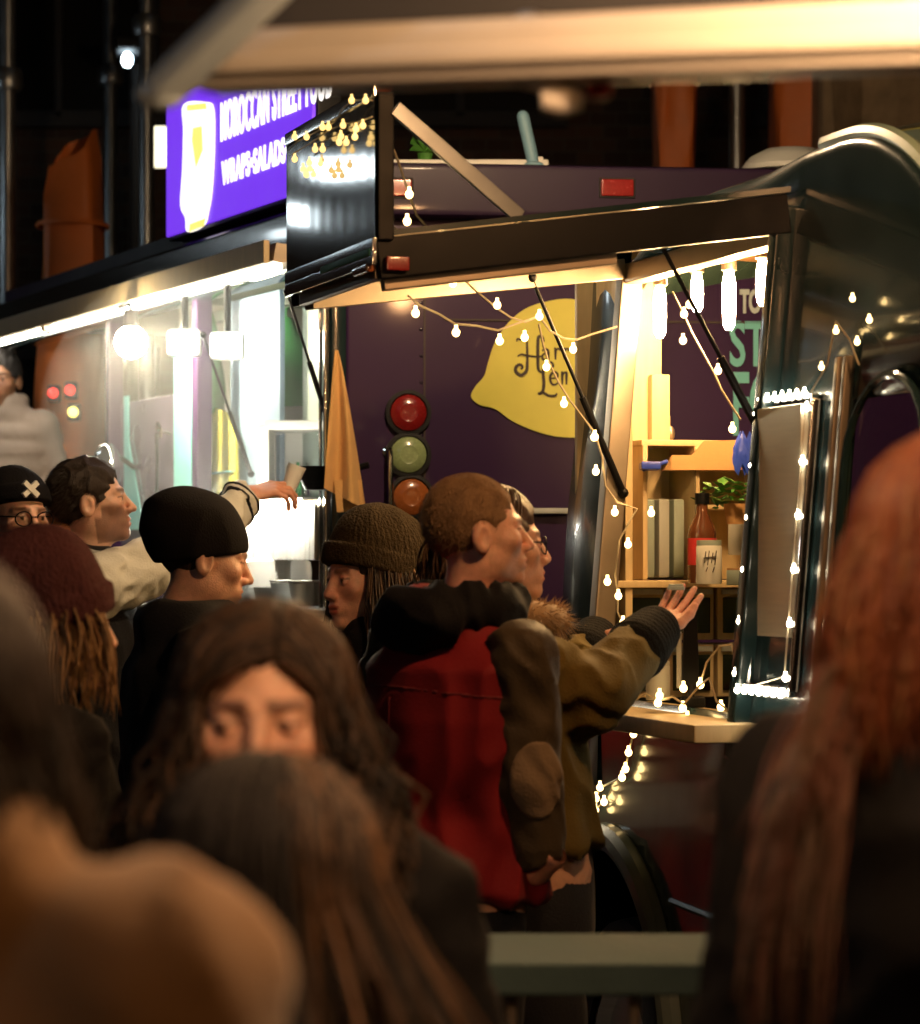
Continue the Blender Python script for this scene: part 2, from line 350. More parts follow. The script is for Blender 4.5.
# serving hatch: a short awning over the whole side, LED strip under its lip
AW = MB()
AW.prism([S_(.05, 2.535, 0), S_(.05, 2.555, .2), S_(.05, 2.50, .21), S_(.05, 2.495, .19), S_(.05, 2.52, .0)], tl*3.75); awn = AW.build('awning', M['bronze'], TRUCK, 0)
m = MB(); m.box(S_(1.95, 2.53, .222), (3.75, .02, .07), SA, .004); m.build('fascia', M['pale_wood'], awn)
m = MB(); m.box(S_(.56, 1.785, .115), (.96, .014, .014), SA, .002); m.build('shelf_light', M['shelf_led'], TRUCK)  # glowing strip added to brighten the counter front and bags
m = MB(); m.box(S_(1.95, 2.488, .175), (3.7, .022, .014), SA, .003); m.build('led_strip', M['led'], awn)
m = MB(); m.box(S_(2.72, 2.495, .19), (.05, .04, .04), SA, .006); m.build('clip', M['bronze'], awn)
def strut(a, b, parent, r=.008, name='gas_strut'):
    a, b = Vector(a), Vector(b); m = MB(); mid = a.lerp(b, .55)
    m.tube([a, mid], r*.55, 8); m.tube([mid, b], r, 10); m.ball(a, r*1.5, 8, 6); m.ball(b, r*1.5, 8, 6)
    return m.build(name, M['black'], parent)
strut(at(287, 292, 8.95), at(327, 418, 9.05), TRUCK)
strut(at(203, 335, 9.9), at(251, 474, 10.0), TRUCK)
# counter and lit display front
m = MB(); m.box(S_(.72, 1.44, .10), (1.35, .42, .04), SA, .008); m.build('counter', M['alu'], TRUCK)
m = MB(); m.box(S_(.62, 1.775, -.02), (1.1, .12, .03), SA, .005); m.build('shelf', M['pale_wood'], TRUCK)
m = MB(); m.box(S_(.62, 1.61, .04), (1.1, .008, .30), SA, .001); m.build('sneeze_guard', M['glass'], TRUCK, 0)
m = MB()
for i in range(24): m.box(S_(.08+.042*i, 1.69, .07), (.038, .012, .17), SA, .004)
m.build('ribbed_guard', M['white_paint'], TRUCK)
# lemon sign on the rear face
def smooth_closed(pts, n=6):
    out = []; k = len(pts)
    for i in range(k):
        p0, p1, p2, p3 = [Vector(pts[(i+j-1) % k]) for j in range(4)]
        for t in np.linspace(0, 1, n, endpoint=False):
            out.append(.5*((2*p1) + (p2-p0)*t + (2*p0-5*p1+4*p2-p3)*t*t + (3*p1-p0-3*p2+p3)*t**3))
    return out
lem = [(471, 397), (475, 387), (484, 376), (488, 362), (495, 342), (508, 323), (525, 309), (545, 302), (568, 299), (595, 304), (620, 318), (638, 342), (644, 372), (637, 402), (615, 425), (590, 436), (560, 437), (535, 431), (512, 421), (495, 409), (480, 405)]
RP = R_(0, 0, .002)
def rp(px, py, out=.002): return ray_plane(px, py, R_(0, 0, out), tn)
m = MB(); m.prism([rp(p.x, p.y) for p in smooth_closed([(x, y, 0) for x, y in lem])], tn*.006); lemon = m.build('lemon_sign', M['lemon'], TRUCK, 0)
# hand drawn lettering: thick and thin strokes
def stroke(mb, pts, w, out=.0105):
    P = [rp(x, y, out) for x, y in pts]; w = w if hasattr(w, '__len__') else [w]*len(pts); Lf = []; Rt = []
    for i, p in enumerate(P):
        d = (P[min(i+1, len(P)-1)]-P[max(i-1, 0)]).normalized(); nrm = d.cross(tn); Lf.append(p+nrm*w[i]/666); Rt.append(p-nrm*w[i]/666)
    mb.grid([Lf, Rt]); mb.grid([[q+tn*.001 for q in Lf], [q+tn*.001 for q in Rt]])
def zp(L, ox=480, oy=290, s=6.4): return [(ox+x/s, oy+y/s) for x, y in L]
def curve(L, n=6):
    L = [Vector((x, y, 0)) for x, y in L]; out = []
    for i in range(len(L)-1):
        p0, p1, p2, p3 = L[max(i-1, 0)], L[i], L[i+1], L[min(i+2, len(L)-1)]
        for t in np.linspace(0, 1, n, endpoint=False):
            q = .5*((2*p1)+(p2-p0)*t+(2*p0-5*p1+4*p2-p3)*t*t+(3*p1-p0-3*p2+p3)*t**3); out.append((q.x, q.y))
    out.append((L[-1].x, L[-1].y)); return out
lt = MB()
def sw(L, w, smooth=True):
    q = curve(L) if smooth and len(L) > 2 else L; n = len(q)
    ww = [w*(.55+.45*math.sin(math.pi*min(1, max(0, i/(n-1))))) for i in range(n)] if smooth and len(L) > 2 else w
    stroke(lt, zp(q), ww)
sw([(235, 330), (240, 312), (262, 318), (285, 312), (300, 300)], 2.0)
sw([(300, 300), (302, 400), (302, 470), (296, 520), (262, 545), (230, 522), (232, 492), (255, 478), (272, 492), (262, 508)], 3.6)
sw([(240, 425), (265, 412), (300, 420), (372, 428), (395, 420)], 2.2)
sw([(408, 318), (396, 298), (376, 300), (370, 340), (370, 430), (372, 500), (388, 525), (408, 518)], 3.4)
sw([(396, 318), (412, 330)], 2.6)
# a
sw([(398, 392), (412, 378), (432, 384), (438, 404), (438, 440), (446, 446)], 2.6); sw([(436, 410), (412, 408), (398, 424), (404, 444), (424, 442), (437, 428)], 2.2); sw([(398, 356), (408, 360), (402, 370)], 1.6)
# r r
for x in (474, 530):
    sw([(x, 378), (x+8, 376), (x+9, 400), (x+9, 446)], 2.8); sw([(x+9, 400), (x+18, 380), (x+32, 376), (x+38, 390)], 2.2)
# L e m
sw([(430, 480), (440, 462), (460, 466), (468, 486), (458, 496), (448, 488)], 2.4); sw([(436, 474), (408, 494), (404, 530), (408, 600), (402, 645), (384, 664), (370, 660)], 3.4); sw([(372, 664), (400, 655), (440, 676), (480, 676), (492, 660)], 2.8)
sw([(452, 566), (494, 560), (494, 534), (472, 526), (452, 546), (450, 580), (466, 606), (490, 602), (500, 588)], 2.6)
for x in (518, 545): sw([(x, 528), (x+8, 530), (x+8, 560), (x+8, 606)], 2.8)
sw([(526, 560), (536, 532), (550, 530), (554, 545)], 2.2)
lt.build('lettering', M['ink'], lemon, 0)
# words on the other half of the rear face, seen through the dark van
def word(txt, px, py0, py1, width_px, m_, xs=None):
    p = rp(px, py1, .003); size = (rp(px, py0, .003)-p).length/.70
    mb = text_mb(txt, p, tr, UP, size, .002, offset=.018*size if txt != 'TO' else .004, xs=1, spacing=.95)
    v = np.array(mb.v); d = (v-np.array(p))@np.array(tr); k = (width_px/333)/(d.max()-d.min()); mb.v = [tuple(np.array(q)+np.array(tr)*(((np.array(q)-np.array(p))@np.array(tr))*(k-1))) for q in mb.v]
    return mb.build('lettering', M[m_], TRUCK, 0)
word('TO', 740, 290, 312, 22, 'pale_letter'); word('STREET', 729, 321, 365, 118, 'cyan'); word('FOOD', 731, 372, 434, 110, 'cyan')
# lamps on the rear
def lamp(px, py, r, mm):
    c = rp(px, py, 0); t = MB(); t.lathe([(r*1.28, -.002), (r*1.28, .016), (r*1.08, .02), (r*1.02, .01)], c, 32, tn); o = t.build('tail_lamp', M['rubber'], TRUCK)
    t = MB(); t.lathe([(r*1.04, .004), (r*1.0, .018), (r*.8, .026), (r*.5, .030), (r*.46, .029), (r*.2, .031), (.0, .031)], c, 32, tn); t.build('lens', mm, o)
lamp(408, 413, .054, M['red_lens']); lamp(408, 455, .054, M['clear_lens']); lamp(411, 497, .054, M['amber_lens'])
for px in (395, 617, 850):
    c = rp(px, 188, .1); t = MB(); t.box(c+tn*.004, (.1, .02, .052), RA, .006); o = t.build('marker_lamp', M['red_lens'], TRUCK); t = MB(); t.box(c, (.11, .012, .062), RA, .004); t.build('bezel', M['rubber'], o)
t = MB(); h0, h1 = rp(389, 452, 0), rp(389, 513, 0); t.tube([h0, h0+tn*.035+UP*.004, h0+tn*.045-UP*.01, h1+tn*.045+UP*.01, h1+tn*.035, h1], .0085, 10); t.lathe([(.02, 0), (.02, .006), (.008, .01)], h0, 12, tn); t.lathe([(.02, 0), (.02, .006), (.008, .01)], h1, 12, tn); t.build('grab_handle', M['chrome'], TRUCK)
t = MB(); t.box(rp(548, 511, .02), (.2, .03, .018), RA, .006); t.build('step_rail', M['sil'], TRUCK)
# wheels under the truck
def wheel(parent, c, ax, r, w=.2):
    c = Vector(c); ax = Vector(ax).normalized(); t = MB()
    t.lathe([(r*.62, -w/2), (r*.9, -w/2), (r*.98, -w/2+.02), (r, -w*.2), (r, w*.2), (r*.98, w/2-.02), (r*.9, w/2), (r*.62, w/2)], c, 40, ax); wh = t.build('wheel', M['rubber'], parent)
    t = MB(); t.lathe([(r*.63, -w*.4), (r*.63, w*.42), (r*.56, w*.45), (r*.5, w*.3), (r*.2, w*.28), (r*.18, w*.42), (0, w*.43)], c, 40, ax); t.build('rim', M['alu'], wh)
wheel(TRUCK, R_(.25, .4, -.9), tsn, .4); wheel(TRUCK, R_(2.1, .4, -.9), tr, .4)
for a in (.25, 1.43, 2.02):
    t = MB()
    for i in range(22): t.lathe([(.006, 0), (.0045, .003), (0, .004)], R_(a-.02, .7+.08*i, 0), 8, tn)
    t.build('rivet', M['purple_deep'], rear)
# things on its roof
t = MB(); q = [at(360, 163, 9.25), at(548, 163, 9.35)]; t.bar(q[0], q[1], .02, .02); t.bar(at(385, 170, 9.25), at(385, 157, 9.25), .02); t.bar(at(540, 170, 9.35), at(540, 157, 9.35), .02); tag(t.build('roof_rack', M['white_paint'], None), 'thin white rack bar lying along the roof of the purple truck', 'rack')
t = MB(); t.tube([at(534, 168, 9.32), at(531, 152, 9.32), at(523, 117, 9.32)], [.017, .02, .02], 14); t.ball(at(523, 117, 9.32), .02, 12, 8); t.lathe([(.03, 0), (.03, .02), (.018, .025)], at(534, 170, 9.32), 14); tag(t.build('roof_post', M['bluebar'], None), 'short pale blue post tilted upright on the purple truck roof', 'post')
t = MB(); t.lathe([(.05, -.05), (.05, .015), (.155, .02), (.155, .035), (.13, .065), (.08, .09), (0, .1)], at(791, 178, 9.5), 32); tag(t.build('roof_vent', M['sil'], None), 'round whitish mushroom vent on the truck roof beside the dark van roof', 'vent')
t = MB(); o = at(425, 152, 9.3)
for i in range(14):
    a = i*2.4; t.prism([o, o+Vector((.05*math.cos(a), .03*math.sin(a), .02+.02*math.sin(i))), o+Vector((.04*math.cos(a+.4), .03*math.sin(a+.4), .035+.02*math.sin(i)))], (0, .004, .0))
t.lathe([(.02, -.03), (.025, -.005), (0, .0)], o, 10); tag(t.build('sprig', M['leaf'], None, 0), 'small green sprig tied at the end of the white roof rack bar', 'plant')
# backlit sign above the hatch
SG = thing('illuminated_sign', 'backlit purple sign with white words and a pale figure above the awning', 'sign', S_(.9, 2.72, .03))
so = .05
t = MB(); t.box(S_(.88, 2.975, so-.045), (1.52, .08, .51), SA, .008); t.build('box', M['black'], SG)
t = MB(); t.box(S_(.88, 2.975, so), (1.49, .012, .48), SA, .002); t.build('panel_face', M['sign_purple'], SG)
def sp(px, py, out=so+.009): return ray_plane(px, py, S_(0, 0, out), tsn)
fig = [(184, 104), (206, 102), (214, 108), (215, 140), (213, 185), (209, 212), (204, 226), (188, 232), (186, 218), (181, 205), (183, 170), (184, 130)]
t = MB(); t.prism([sp(p.x, p.y) for p in smooth_closed([(x, y, 0) for x, y in fig], 4)], tsn*.003); f_ = t.build('bottle_figure', M['sign_white'], SG, 0)
t = MB(); t.prism([sp(x, y, so+.0125) for x, y in ((187, 105), (206, 103), (207, 109), (187, 111))], tsn*.001); t.build('accent', M['sign_yellow'], f_, 0)
t = MB(); t.prism([sp(x, y, so+.0125) for x, y in ((190, 224), (206, 218), (204, 226), (189, 232))], tsn*.001); t.build('accent', M['sign_yellow'], f_, 0); t = MB()
t.prism([sp(x, y, so+.0125) for x, y in ((193, 128), (202, 126), (203, 150), (196, 168), (192, 140))], tsn*.001); t.build('accent', M['sign_yellow'], f_, 0)
def sign_words(txt, p_lo, p_hi, x_end):
    a = sp(*p_lo); size = (sp(*p_hi)-a).length/.72; d = -tl
    mb = text_mb(txt, a, d, UP, size, .002, offset=.018*size, spacing=1.12)
    v = np.array(mb.v); D = np.array(d); q = (v-np.array(a))@D; L_ = (sp(*x_end)-a).length; kk = L_/q.max()
    mb.v = [tuple(x + D*(qq*(kk-1))) for x, qq in zip(v, q)]
    mb.build('lettering', M['sign_white'], SG, 0)
sign_words('MOROCCAN STREET FOOD', (220.5, 141), (220.5, 102), (332, 95))
sign_words('WRAPS\u2022SALADS\u2022TAGINES', (222, 185), (222, 161), (328, 144))
# small lit window on the building far behind, and the distant pale lamp
t = MB(); c = at(160, 147, 16.5); t.box(c, (.075, .06, .22), bev=.01); wl = tag(t.build('wall_lamp', M['window_lit'], None), 'small upright lit wall lamp just beside the purple sign', 'lamp')
T = thing('street_lamp', 'bluish street lamp head glowing far off in the dark beyond the canopy corner', 'street lamp', (at(137, 60, 17).x, 17, 0))
x, y, z = at(137, 80, 17); t = MB(); t.tube([(x, 17, 0), (x, 17, z*.6), (x, 17, z+.15)], [.07, .055, .04], 12); t.bar((x, 17, z+.12), (x, 16.6, z+.14), .06); t.build('post', M['slate'], T)
t = MB(); t.box((x, 16.5, z+.1), (.16, .34, .06), bev=.02); t.build('housing', M['slate'], T); t = MB(); t.ball((x, 16.5, z+.03), (.028, .03, .04), 14, 10); t.build('diffuser', M['street'], T)

# ------------------------------------------------------------------ lamps of the serving hatch
LP = thing('hanging_lamp', 'bare glowing globe lamp hanging under the awning of the purple truck', 'lamp', at(131, 342, 10.2))
t = MB(); t.ball(at(131, 342, 10.2), .055, 20, 14); t.build('globe', M['globe'], LP)
c = at(131, 342, 10.2); t = MB(); t.tube([c+UP*.05, c+UP*.11], [.03, .022], 12); t.tube([c+UP*.11, c+UP*.13+tl*.02, S_(2.0, 2.50, .14)], .006, 6); t.build('holder', M['black'], LP)
for (px, py, d, lab) in ((183, 342, 9.95, 'square white floodlight glaring beside the hanging globe lamp'), (226, 345, 9.75, 'square white floodlight glaring before the cream pillar of the hatch')):
    c = at(px, py, d); T = thing('floodlight', lab, 'lamp', c, 'floodlights inside the purple truck'); t = MB(); t.box(c+Vector((.0, .05, 0)), (.11, .07, .09), bev=.012); t.build('housing', M['white_paint'], T)
    t = MB(); t.box(c+Vector((.0, .012, 0)), (.09, .012, .07), bev=.003); t.build('glowing_panel', M['flood'], T); t = MB(); t.tube([c+Vector((0, .06, .05)), c+Vector((0, .06, .2))], .012, 8); t.build('bracket', M['black'], T)
# things inside the purple truck
T = thing('kitchen_cabinet', 'white kitchen cabinet with a glass front inside the purple truck', 'cabinet', at(306, 505, 9.9)); q = at(306, 465, 9.9)
t = MB(); ww, hh = 80/303, 76/303
for dx, dz, sx, sz in ((0, hh/2, ww, .03), (0, -hh/2, ww, .03), (-ww/2, 0, .04, hh), (ww/2, 0, .04, hh)): t.box(q+Vector((dx, 0, dz)), (sx, .3, sz), bev=.006)
t.box(q+Vector((0, .14, 0)), (ww, .02, hh), bev=0); t.build('carcass', M['white_paint'], T)
t = MB(); t.box(q+Vector((.01, -.14, 0)), (ww-.06, .006, hh-.06), bev=.001); t.build('window', M['glass'], T)
for i in range(5):
    t = MB(); cc = q+Vector((-.06+.032*i, .02, -.1)); t.lathe([(.014, 0), (.014, .06), (.006, .09), (.006, .11)], cc, 10); t.build('bottle', M['green'] if i % 2 else M['chrome'], T)
t = MB(); t.box(at(306, 560, 9.9)-UP*.3, (.4, .4, 1.0), bev=.01); tag(t.build('worktop', M['alu'], None), 'steel worktop block under the white kitchen cabinet', 'worktop')
def jacket_hang(px, py, d, w, h, label):
    P = []; cc = at(px, py, d)
    for i in range(12):
        z = -h*i/11; r = w*(.25+.75*min(1, (i/11)*1.6)**.7)*(1 if i < 11 else .9)
        P.append([cc+Vector((r*.5*math.cos(a)*(1+.08*math.sin(5*a+i)), .05*math.sin(a), z)) for a in np.linspace(0, 2*math.pi, 24)])
    t = MB(); t.grid(P); t.tube([cc+UP*.0, cc+UP*.03, cc+UP*.05+Vector((.02, 0, 0)), cc+UP*.07], .004, 6); tag(t.build('apron', M['green'], None, 80), label, 'apron', 'green aprons hung in the purple truck')
jacket_hang(208, 312, 10.9, .12, .4, 'green apron hanging beside the cream pillar in the purple truck'); jacket_hang(286, 318, 10.9, .2, .32, 'green apron hanging above the white kitchen cabinet')
t = MB(); c = at(222, 470, 9.95); P = [(198, 505), (208, 430), (218, 409), (228, 412), (238, 440), (240, 505)]
t.prism([ray_plane(x, y, S_(0, 0, -.12), tsn) for x, y in P], tsn*.01); LS = tag(t.build('lemon_board', M['lemon'], None, 0), 'yellow lemon shaped board behind the gas strut of the awning hatch', 'board')
t = MB(); t.bar(ray_plane(207, 474, S_(0, 0, -.105), tsn), ray_plane(233, 471, S_(0, 0, -.105), tsn), .012, .004); t.build('label_strip', M['cyan'], LS)
t = MB(); t.box(S_(1.28, 1.98, -.16), (.52, .02, 1.06), SA, .004); tag(t.build('blue_board', mat('pale_blue_board', (.2, .3, .42), .4, var=.3), None), 'pale blue grey board at the back of the serving hatch behind the yellow one', 'board')
# food and papers behind the sneeze guard
for i, (px, py, w, h, lab) in enumerate(((262, 572, .11, .1, 'white paper takeaway bag standing lowest behind the lit sneeze guard'), (292, 560, .13, .15, 'crumpled pale takeaway bag in the middle of the lit counter'), (318, 548, .09, .13, 'white takeaway bag next to the beanie woman on the lit counter'))):
    c = at(px, py, 9.42); P = []
    for k_ in range(7):
        zz_ = -h/2+h*k_/6; P.append([c+Vector((w/2*(.55 if k_ == 6 else 1)*math.copysign(abs(math.cos(a))**.5, math.cos(a))*(1+.06*math.sin(3*a+k_+i)), (.012 if k_ == 6 else .05)*math.copysign(abs(math.sin(a))**.5, math.sin(a)), zz_+.003*math.sin(3*a+i)+(.01*math.cos(a) if k_ == 6 else 0))) for a in np.linspace(0, 2*math.pi, 24)])
    t = MB(); t.grid(P); tag(t.build('paper_bag', M['white_paint'], None, 60), lab, 'paper bag')
for i in range(6):
    c = S_(.18+.17*i, 1.465, .05); T = thing('takeaway_tub', f'clear lidded food tub on the lit counter, tub row under the wooden shelf', 'food tub', c, 'food tubs in a row under the shelf')
    t = MB(); t.lathe([(0, 0), (.05, 0), (.062, .07), (.058, .07), (.046, .005)], c, 20); t.build('tub', M['sil'], T); t = MB(); t.lathe([(.063, .072), (.065, .078), (.0, .08)], c, 20); t.build('cover', M['white_paint'], T)
# tan cloth hanging from the corner post
P = []; cols = 16; rows = 22
top = at(336, 352, 8.86)
for i in range(rows+1):
    f = i/rows; row = []
    for j in range(cols+1):
        u = j/cols; xl = 335-8*f**.8-3*f; xr = 338+28*f**.85
        yl = 350+ (138)*f; yr = 350+160*f
        px = xl+(xr-xl)*u; py = yl+(yr-yl)*u; row.append(at(px, py, 8.84-.03*math.sin(u*9+2*f)*f-.02*f))
    P.append(row)
t = MB(); t.grid(P); Q = [[p+Vector((0, .012, 0)) for p in r] for r in P]; t.grid(Q); CL = tag(t.build('cloth', M['tan_cloth'], None, 80), 'tan cloth hanging in folds from the chrome corner post of the purple truck', 'cloth')
P = [[at(px, py, 8.83) for px in np.linspace(334+3*i/5, 362, 8)] for i, py in enumerate(np.linspace(480, 512, 6))]; t = MB(); t.grid(P); t.grid([[p+Vector((0, .006, 0)) for p in r] for r in P]); t.build('pocket', M['tan_cloth'], CL, 80)
# small coloured indicator lights deep inside the second bay
for (px, py, mm, lab) in ((70, 390, 'spark_red', 'upper red indicator light glowing in the second bay of the purple truck'), (53, 393, 'spark_red', 'smaller red indicator light beside the white puffer jacket'), (73, 412, 'spark_yellow', 'yellow indicator light under the red ones in the second bay')):
    c = at(px, py, 12.2); t = MB(); t.ball(c, .022, 12, 8); o = tag(t.build('indicator_light', M[mm], None), lab, 'light'); t = MB(); t.box(c+Vector((0, .04, 0)), (.05, .05, .07), bev=.008); t.build('casing', M['black'], o)

# shelf of kitchen goods on the inner wall
KS = thing('kitchen_shelf', 'long steel shelf on the inner wall of the purple truck', 'shelf', S_(.9, 2.05, -1.6)); t = MB(); t.box(S_(1.1, 2.06, -1.55), (2.2, .22, .02), SA, .004); t.build('board', M['alu'], KS)
for s0 in (.2, 1.1, 2.0): t = MB(); t.bar(S_(s0, 2.05, -1.66), S_(s0, 1.93, -1.66), .02); t.bar(S_(s0, 1.94, -1.66), S_(s0, 2.045, -1.47), .014); t.build('bracket', M['alu'], KS)
kinds = [('food_can', 'red', 'tin'), ('oil_bottle', 'green', 'bottle'), ('food_box', 'card', 'box'), ('spice_tub', 'white_paint', 'tub'), ('food_can', 'blue', 'tin'), ('oil_bottle', 'amber_lens', 'bottle'), ('spice_tub', 'orange_tarp', 'tub'), ('food_box', 'cyan', 'box'), ('food_can', 'alu', 'tin'), ('spice_tub', 'red', 'tub')]
names = ['red tin at the near end of the kitchen shelf', 'green oil bottle on the kitchen shelf after the red tin', 'brown food box on the kitchen shelf', 'white tub on the kitchen shelf beside the brown box', 'blue tin on the kitchen shelf', 'amber bottle on the kitchen shelf next to the blue tin', 'orange tub on the kitchen shelf', 'cyan box on the kitchen shelf beside the orange tub', 'plain steel tin on the kitchen shelf', 'red lidded tub at the far end of the kitchen shelf']
for i, ((nm, mm, cat), lab) in enumerate(zip(kinds, names)):
    c = S_(.16+.16*i, 2.071, -1.53); t = MB()
    if cat == 'bottle': t.lathe([(0, 0), (.038, 0), (.04, .02), (.04, .15), (.015, .2), (.014, .24), (.018, .245), (.018, .26), (0, .26)], c, 18)
    elif cat == 'box': t.box(c+UP*.1, (.09, .07, .2), SA, .004); t.box(c+UP*.203, (.092, .02, .006), SA, .002)
    elif cat == 'tin': t.lathe([(0, 0), (.05, 0), (.052, .006), (.049, .012), (.049, .11), (.052, .116), (.05, .122), (.046, .116), (0, .116)], c, 20)
    else: t.lathe([(0, 0), (.045, 0), (.055, .1), (.06, .105), (.06, .12), (0, .125)], c, 20)
    tag(t.build(nm, M[mm], None), lab, cat, 'goods on the kitchen shelf')
T = thing('utensil_rail', 'rail of hanging ladles on the inner wall of the purple truck', 'rack', S_(.7, 1.8, -1.66)); t = MB(); t.tube([S_(.2, 1.86, -1.64), S_(1.3, 1.86, -1.64)], .008, 8); t.build('rail', M['chrome'], T)
for i in range(6): t = MB(); c = S_(.3+.17*i, 1.86, -1.63); t.tube([c, c-UP*.2], .006, 6); t.ball(c-UP*.23, (.04, .03, .035), 12, 8); t.build('ladle', M['chrome'] if i % 2 else M['black'], T)
# ------------------------------------------------------------------ dark serving van
VU = Vector((.287, -.958, 0)); VN = Vector((-.958, -.287, 0)); VP0 = Vector((.37, 7.3, 0))
def lean(z): return .085*max(0, z-1.25) + .06*max(0, (1.0-z))**2 + (.05*max(0, .5-z))
def V_(t, w, z): return VP0 + VU*t - VN*w + UP*z           # along, inward, up (flat frame)
def W_(t, z, out=0.): return V_(t, lean(z)-out, z)           # on the van's skin
VA = (VU, -VN, UP)
VAN = thing('serving_van', 'dark glossy serving van with an open hatch, warm lit counter and rounded roof', 'van', V_(.8, .7, 0))
RT, RC = .72, 1.12
def Htop(t):
    if t <= RC: return 2.49 - .22*max(0, (.25-t)/.67)**2
    q = min(1, (t-RC)/RT); return 2.49 - RT*(1-math.sqrt(max(0, 1-q*q)))
def SH(t): q = min(1, max(0, (t-.5)/.55)); return .13-.095*q*q*(3-2*q)
O0, O1, OZ0, OZ1 = -.10, .87, 1.27, 2.31
wx, wz, wr = -.02, .5, .43                                      # wheel arch
ts = sorted(set([-.42, -.3, -.18, O0, 0, .15, .3, .45, .6, .75, O1, .92, .93, 1.17, 1.26, 1.29, 1.66, 1.7] + [round(-.5+.05*i, 3) for i in range(2, 20)] + list(np.round(RC+RT*np.sin(np.linspace(0, math.pi/2, 12)), 4))))
zl = [.33, .4, .48, .56, .62, .68, .74, .80, .85, .9, .95, 1.0, 1.1, 1.2, OZ0, 1.33, 1.5, 1.7, 1.93, 2.1, 2.2, OZ1]
P = []; info = []
for t_ in ts:
    H = Htop(t_); sh = SH(t_); row = []
    for z in zl: row.append(V_(t_, lean(min(z, H-sh)), min(z, H-sh)))
    for a in np.linspace(0, math.pi/2, 7): row.append(V_(t_, lean(H-sh)+sh*(1-math.cos(a)), H-sh+sh*math.sin(a)))
    P.append(row)
def keep(i, j):
    tm = (ts[i]+ts[i+1])/2
    if j < len(zl)-1:
        zm = (zl[j]+zl[j+1])/2
        if O0 < tm < O1 and OZ0 < zm < OZ1: return False
        if 1.29 < tm < 1.66 and 1.33 < zm < 1.93: return False
        if math.hypot(tm-wx, zm-wz) < wr-.005: return False
    return True
m = MB(); m.grid(P, keep); body = m.build('body', M['van'], VAN, 50)
so_ = body.modifiers.new('thick', 'SOLIDIFY'); so_.thickness = .012; so_.offset = -1
# roof and nose: the outline carried across the width
P = []
for t_ in ts:
    H = Htop(t_); w0 = lean(H-SH(t_))+SH(t_); P.append([V_(t_, w0+(1.45-w0)*q, H+.10*math.sin(math.pi*q) if t_ < RC else H+.10*math.sin(math.pi*q)*(1-(t_-RC)/RT)) for q in np.linspace(0, 1, 14)])
m = MB(); m.grid(P, lambda i, j: ts[i] < RC+.12); rf = m.build('roof', M['van_roof'], VAN, 50)
m = MB(); m.grid(P, lambda i, j: ts[i] >= RC+.12)
P2 = [[V_(RC+RT, w, z) for z in np.linspace(2.49-RT, .4, 8)] for w in np.linspace(.13, 1.45, 6)]; m.grid(P2)
def nose_paint():
    m_ = mat('nose_graphics', (.2, .32, .3), .35, coat=.6); nt = m_.node_tree; N = nt.nodes; L = nt.links; b = N['Principled BSDF']
    tc = N.new('ShaderNodeTexCoord'); n = N.new('ShaderNodeTexNoise'); n.inputs['Scale'].default_value = 4.2; n.inputs['Detail'].default_value = .5; L.new(tc.outputs['Object'], n.inputs['Vector'])
    r = N.new('ShaderNodeValToRGB'); r.color_ramp.interpolation = 'CONSTANT'; e = r.color_ramp.elements
    e[0].color = (.12, .2, .2, 1); e[1].position = .47; e[1].color = (.34, .36, .06, 1); q = e.new(.56); q.color = (.3, .06, .05, 1); q = e.new(.64); q.color = (.2, .32, .3, 1)
    L.new(n.outputs['Fac'], r.inputs[0]); L.new(r.outputs[0], b.inputs['Base Color']); return m_
m.build('nose', nose_paint(), VAN, 50)
# corner trim along the nose edge, seams, crease
m = MB(); m.tube([V_(t_, lean(Htop(t_)-SH(t_))+SH(t_)-.005, Htop(t_)+.0) for t_ in np.linspace(.98, RC+RT-.005, 26)], .02, 8); m.build('corner_trim', mat('pale_trim', (.3, .42, .34), .3, coat=.5), VAN)
m = MB(); m.tube([W_(t_, .83-.03*t_, -.002) for t_ in np.linspace(.4, 1.82, 12)], .009, 6); m.build('crease', M['van'], VAN)
for t_ in (1.22,): m = MB(); m.tube([W_(t_, z, .001) for z in np.linspace(.4, 1.2, 8)], .0035, 5); m.build('seam', M['ink'], VAN)
# far end: lower wall and corner post
m = MB(); m.box(V_(-.41, .7, .8), (.04, 1.3, .95), VA, .01); m.build('end_wall', M['van'], VAN)
P = [[W_(t_, z, .006+.012*math.sin((t_+.42)/.34*math.pi)+.004*math.sin(9*z+3*t_)) for z in np.linspace(1.05, 2.4, 26)] for t_ in np.linspace(-.43, -.09, 10)]
m = MB(); m.grid(P); m.build('corner_panel', M['van'], VAN, 60)
# opening frame (bronze aluminium), grey outside strip
m = MB()
for (t_, z0, z1) in ((O0-.0, OZ0, OZ1+.02), ): m.bar(W_(t_, z0, .008), W_(t_, z1, .008), .055, .05, .006, VU)
m.bar(W_(O0, OZ1+.0, .008), W_(O1, OZ1, .008), .05, .05, .006); m.build('window_frame', M['bronze'], VAN)
m = MB(); m.bar(W_(O1-.02, OZ0-.1, .012), W_(O1+.02, OZ1+.06, .012), .06, .05, .01, VU); m.build('dark_post', M['van'], VAN)
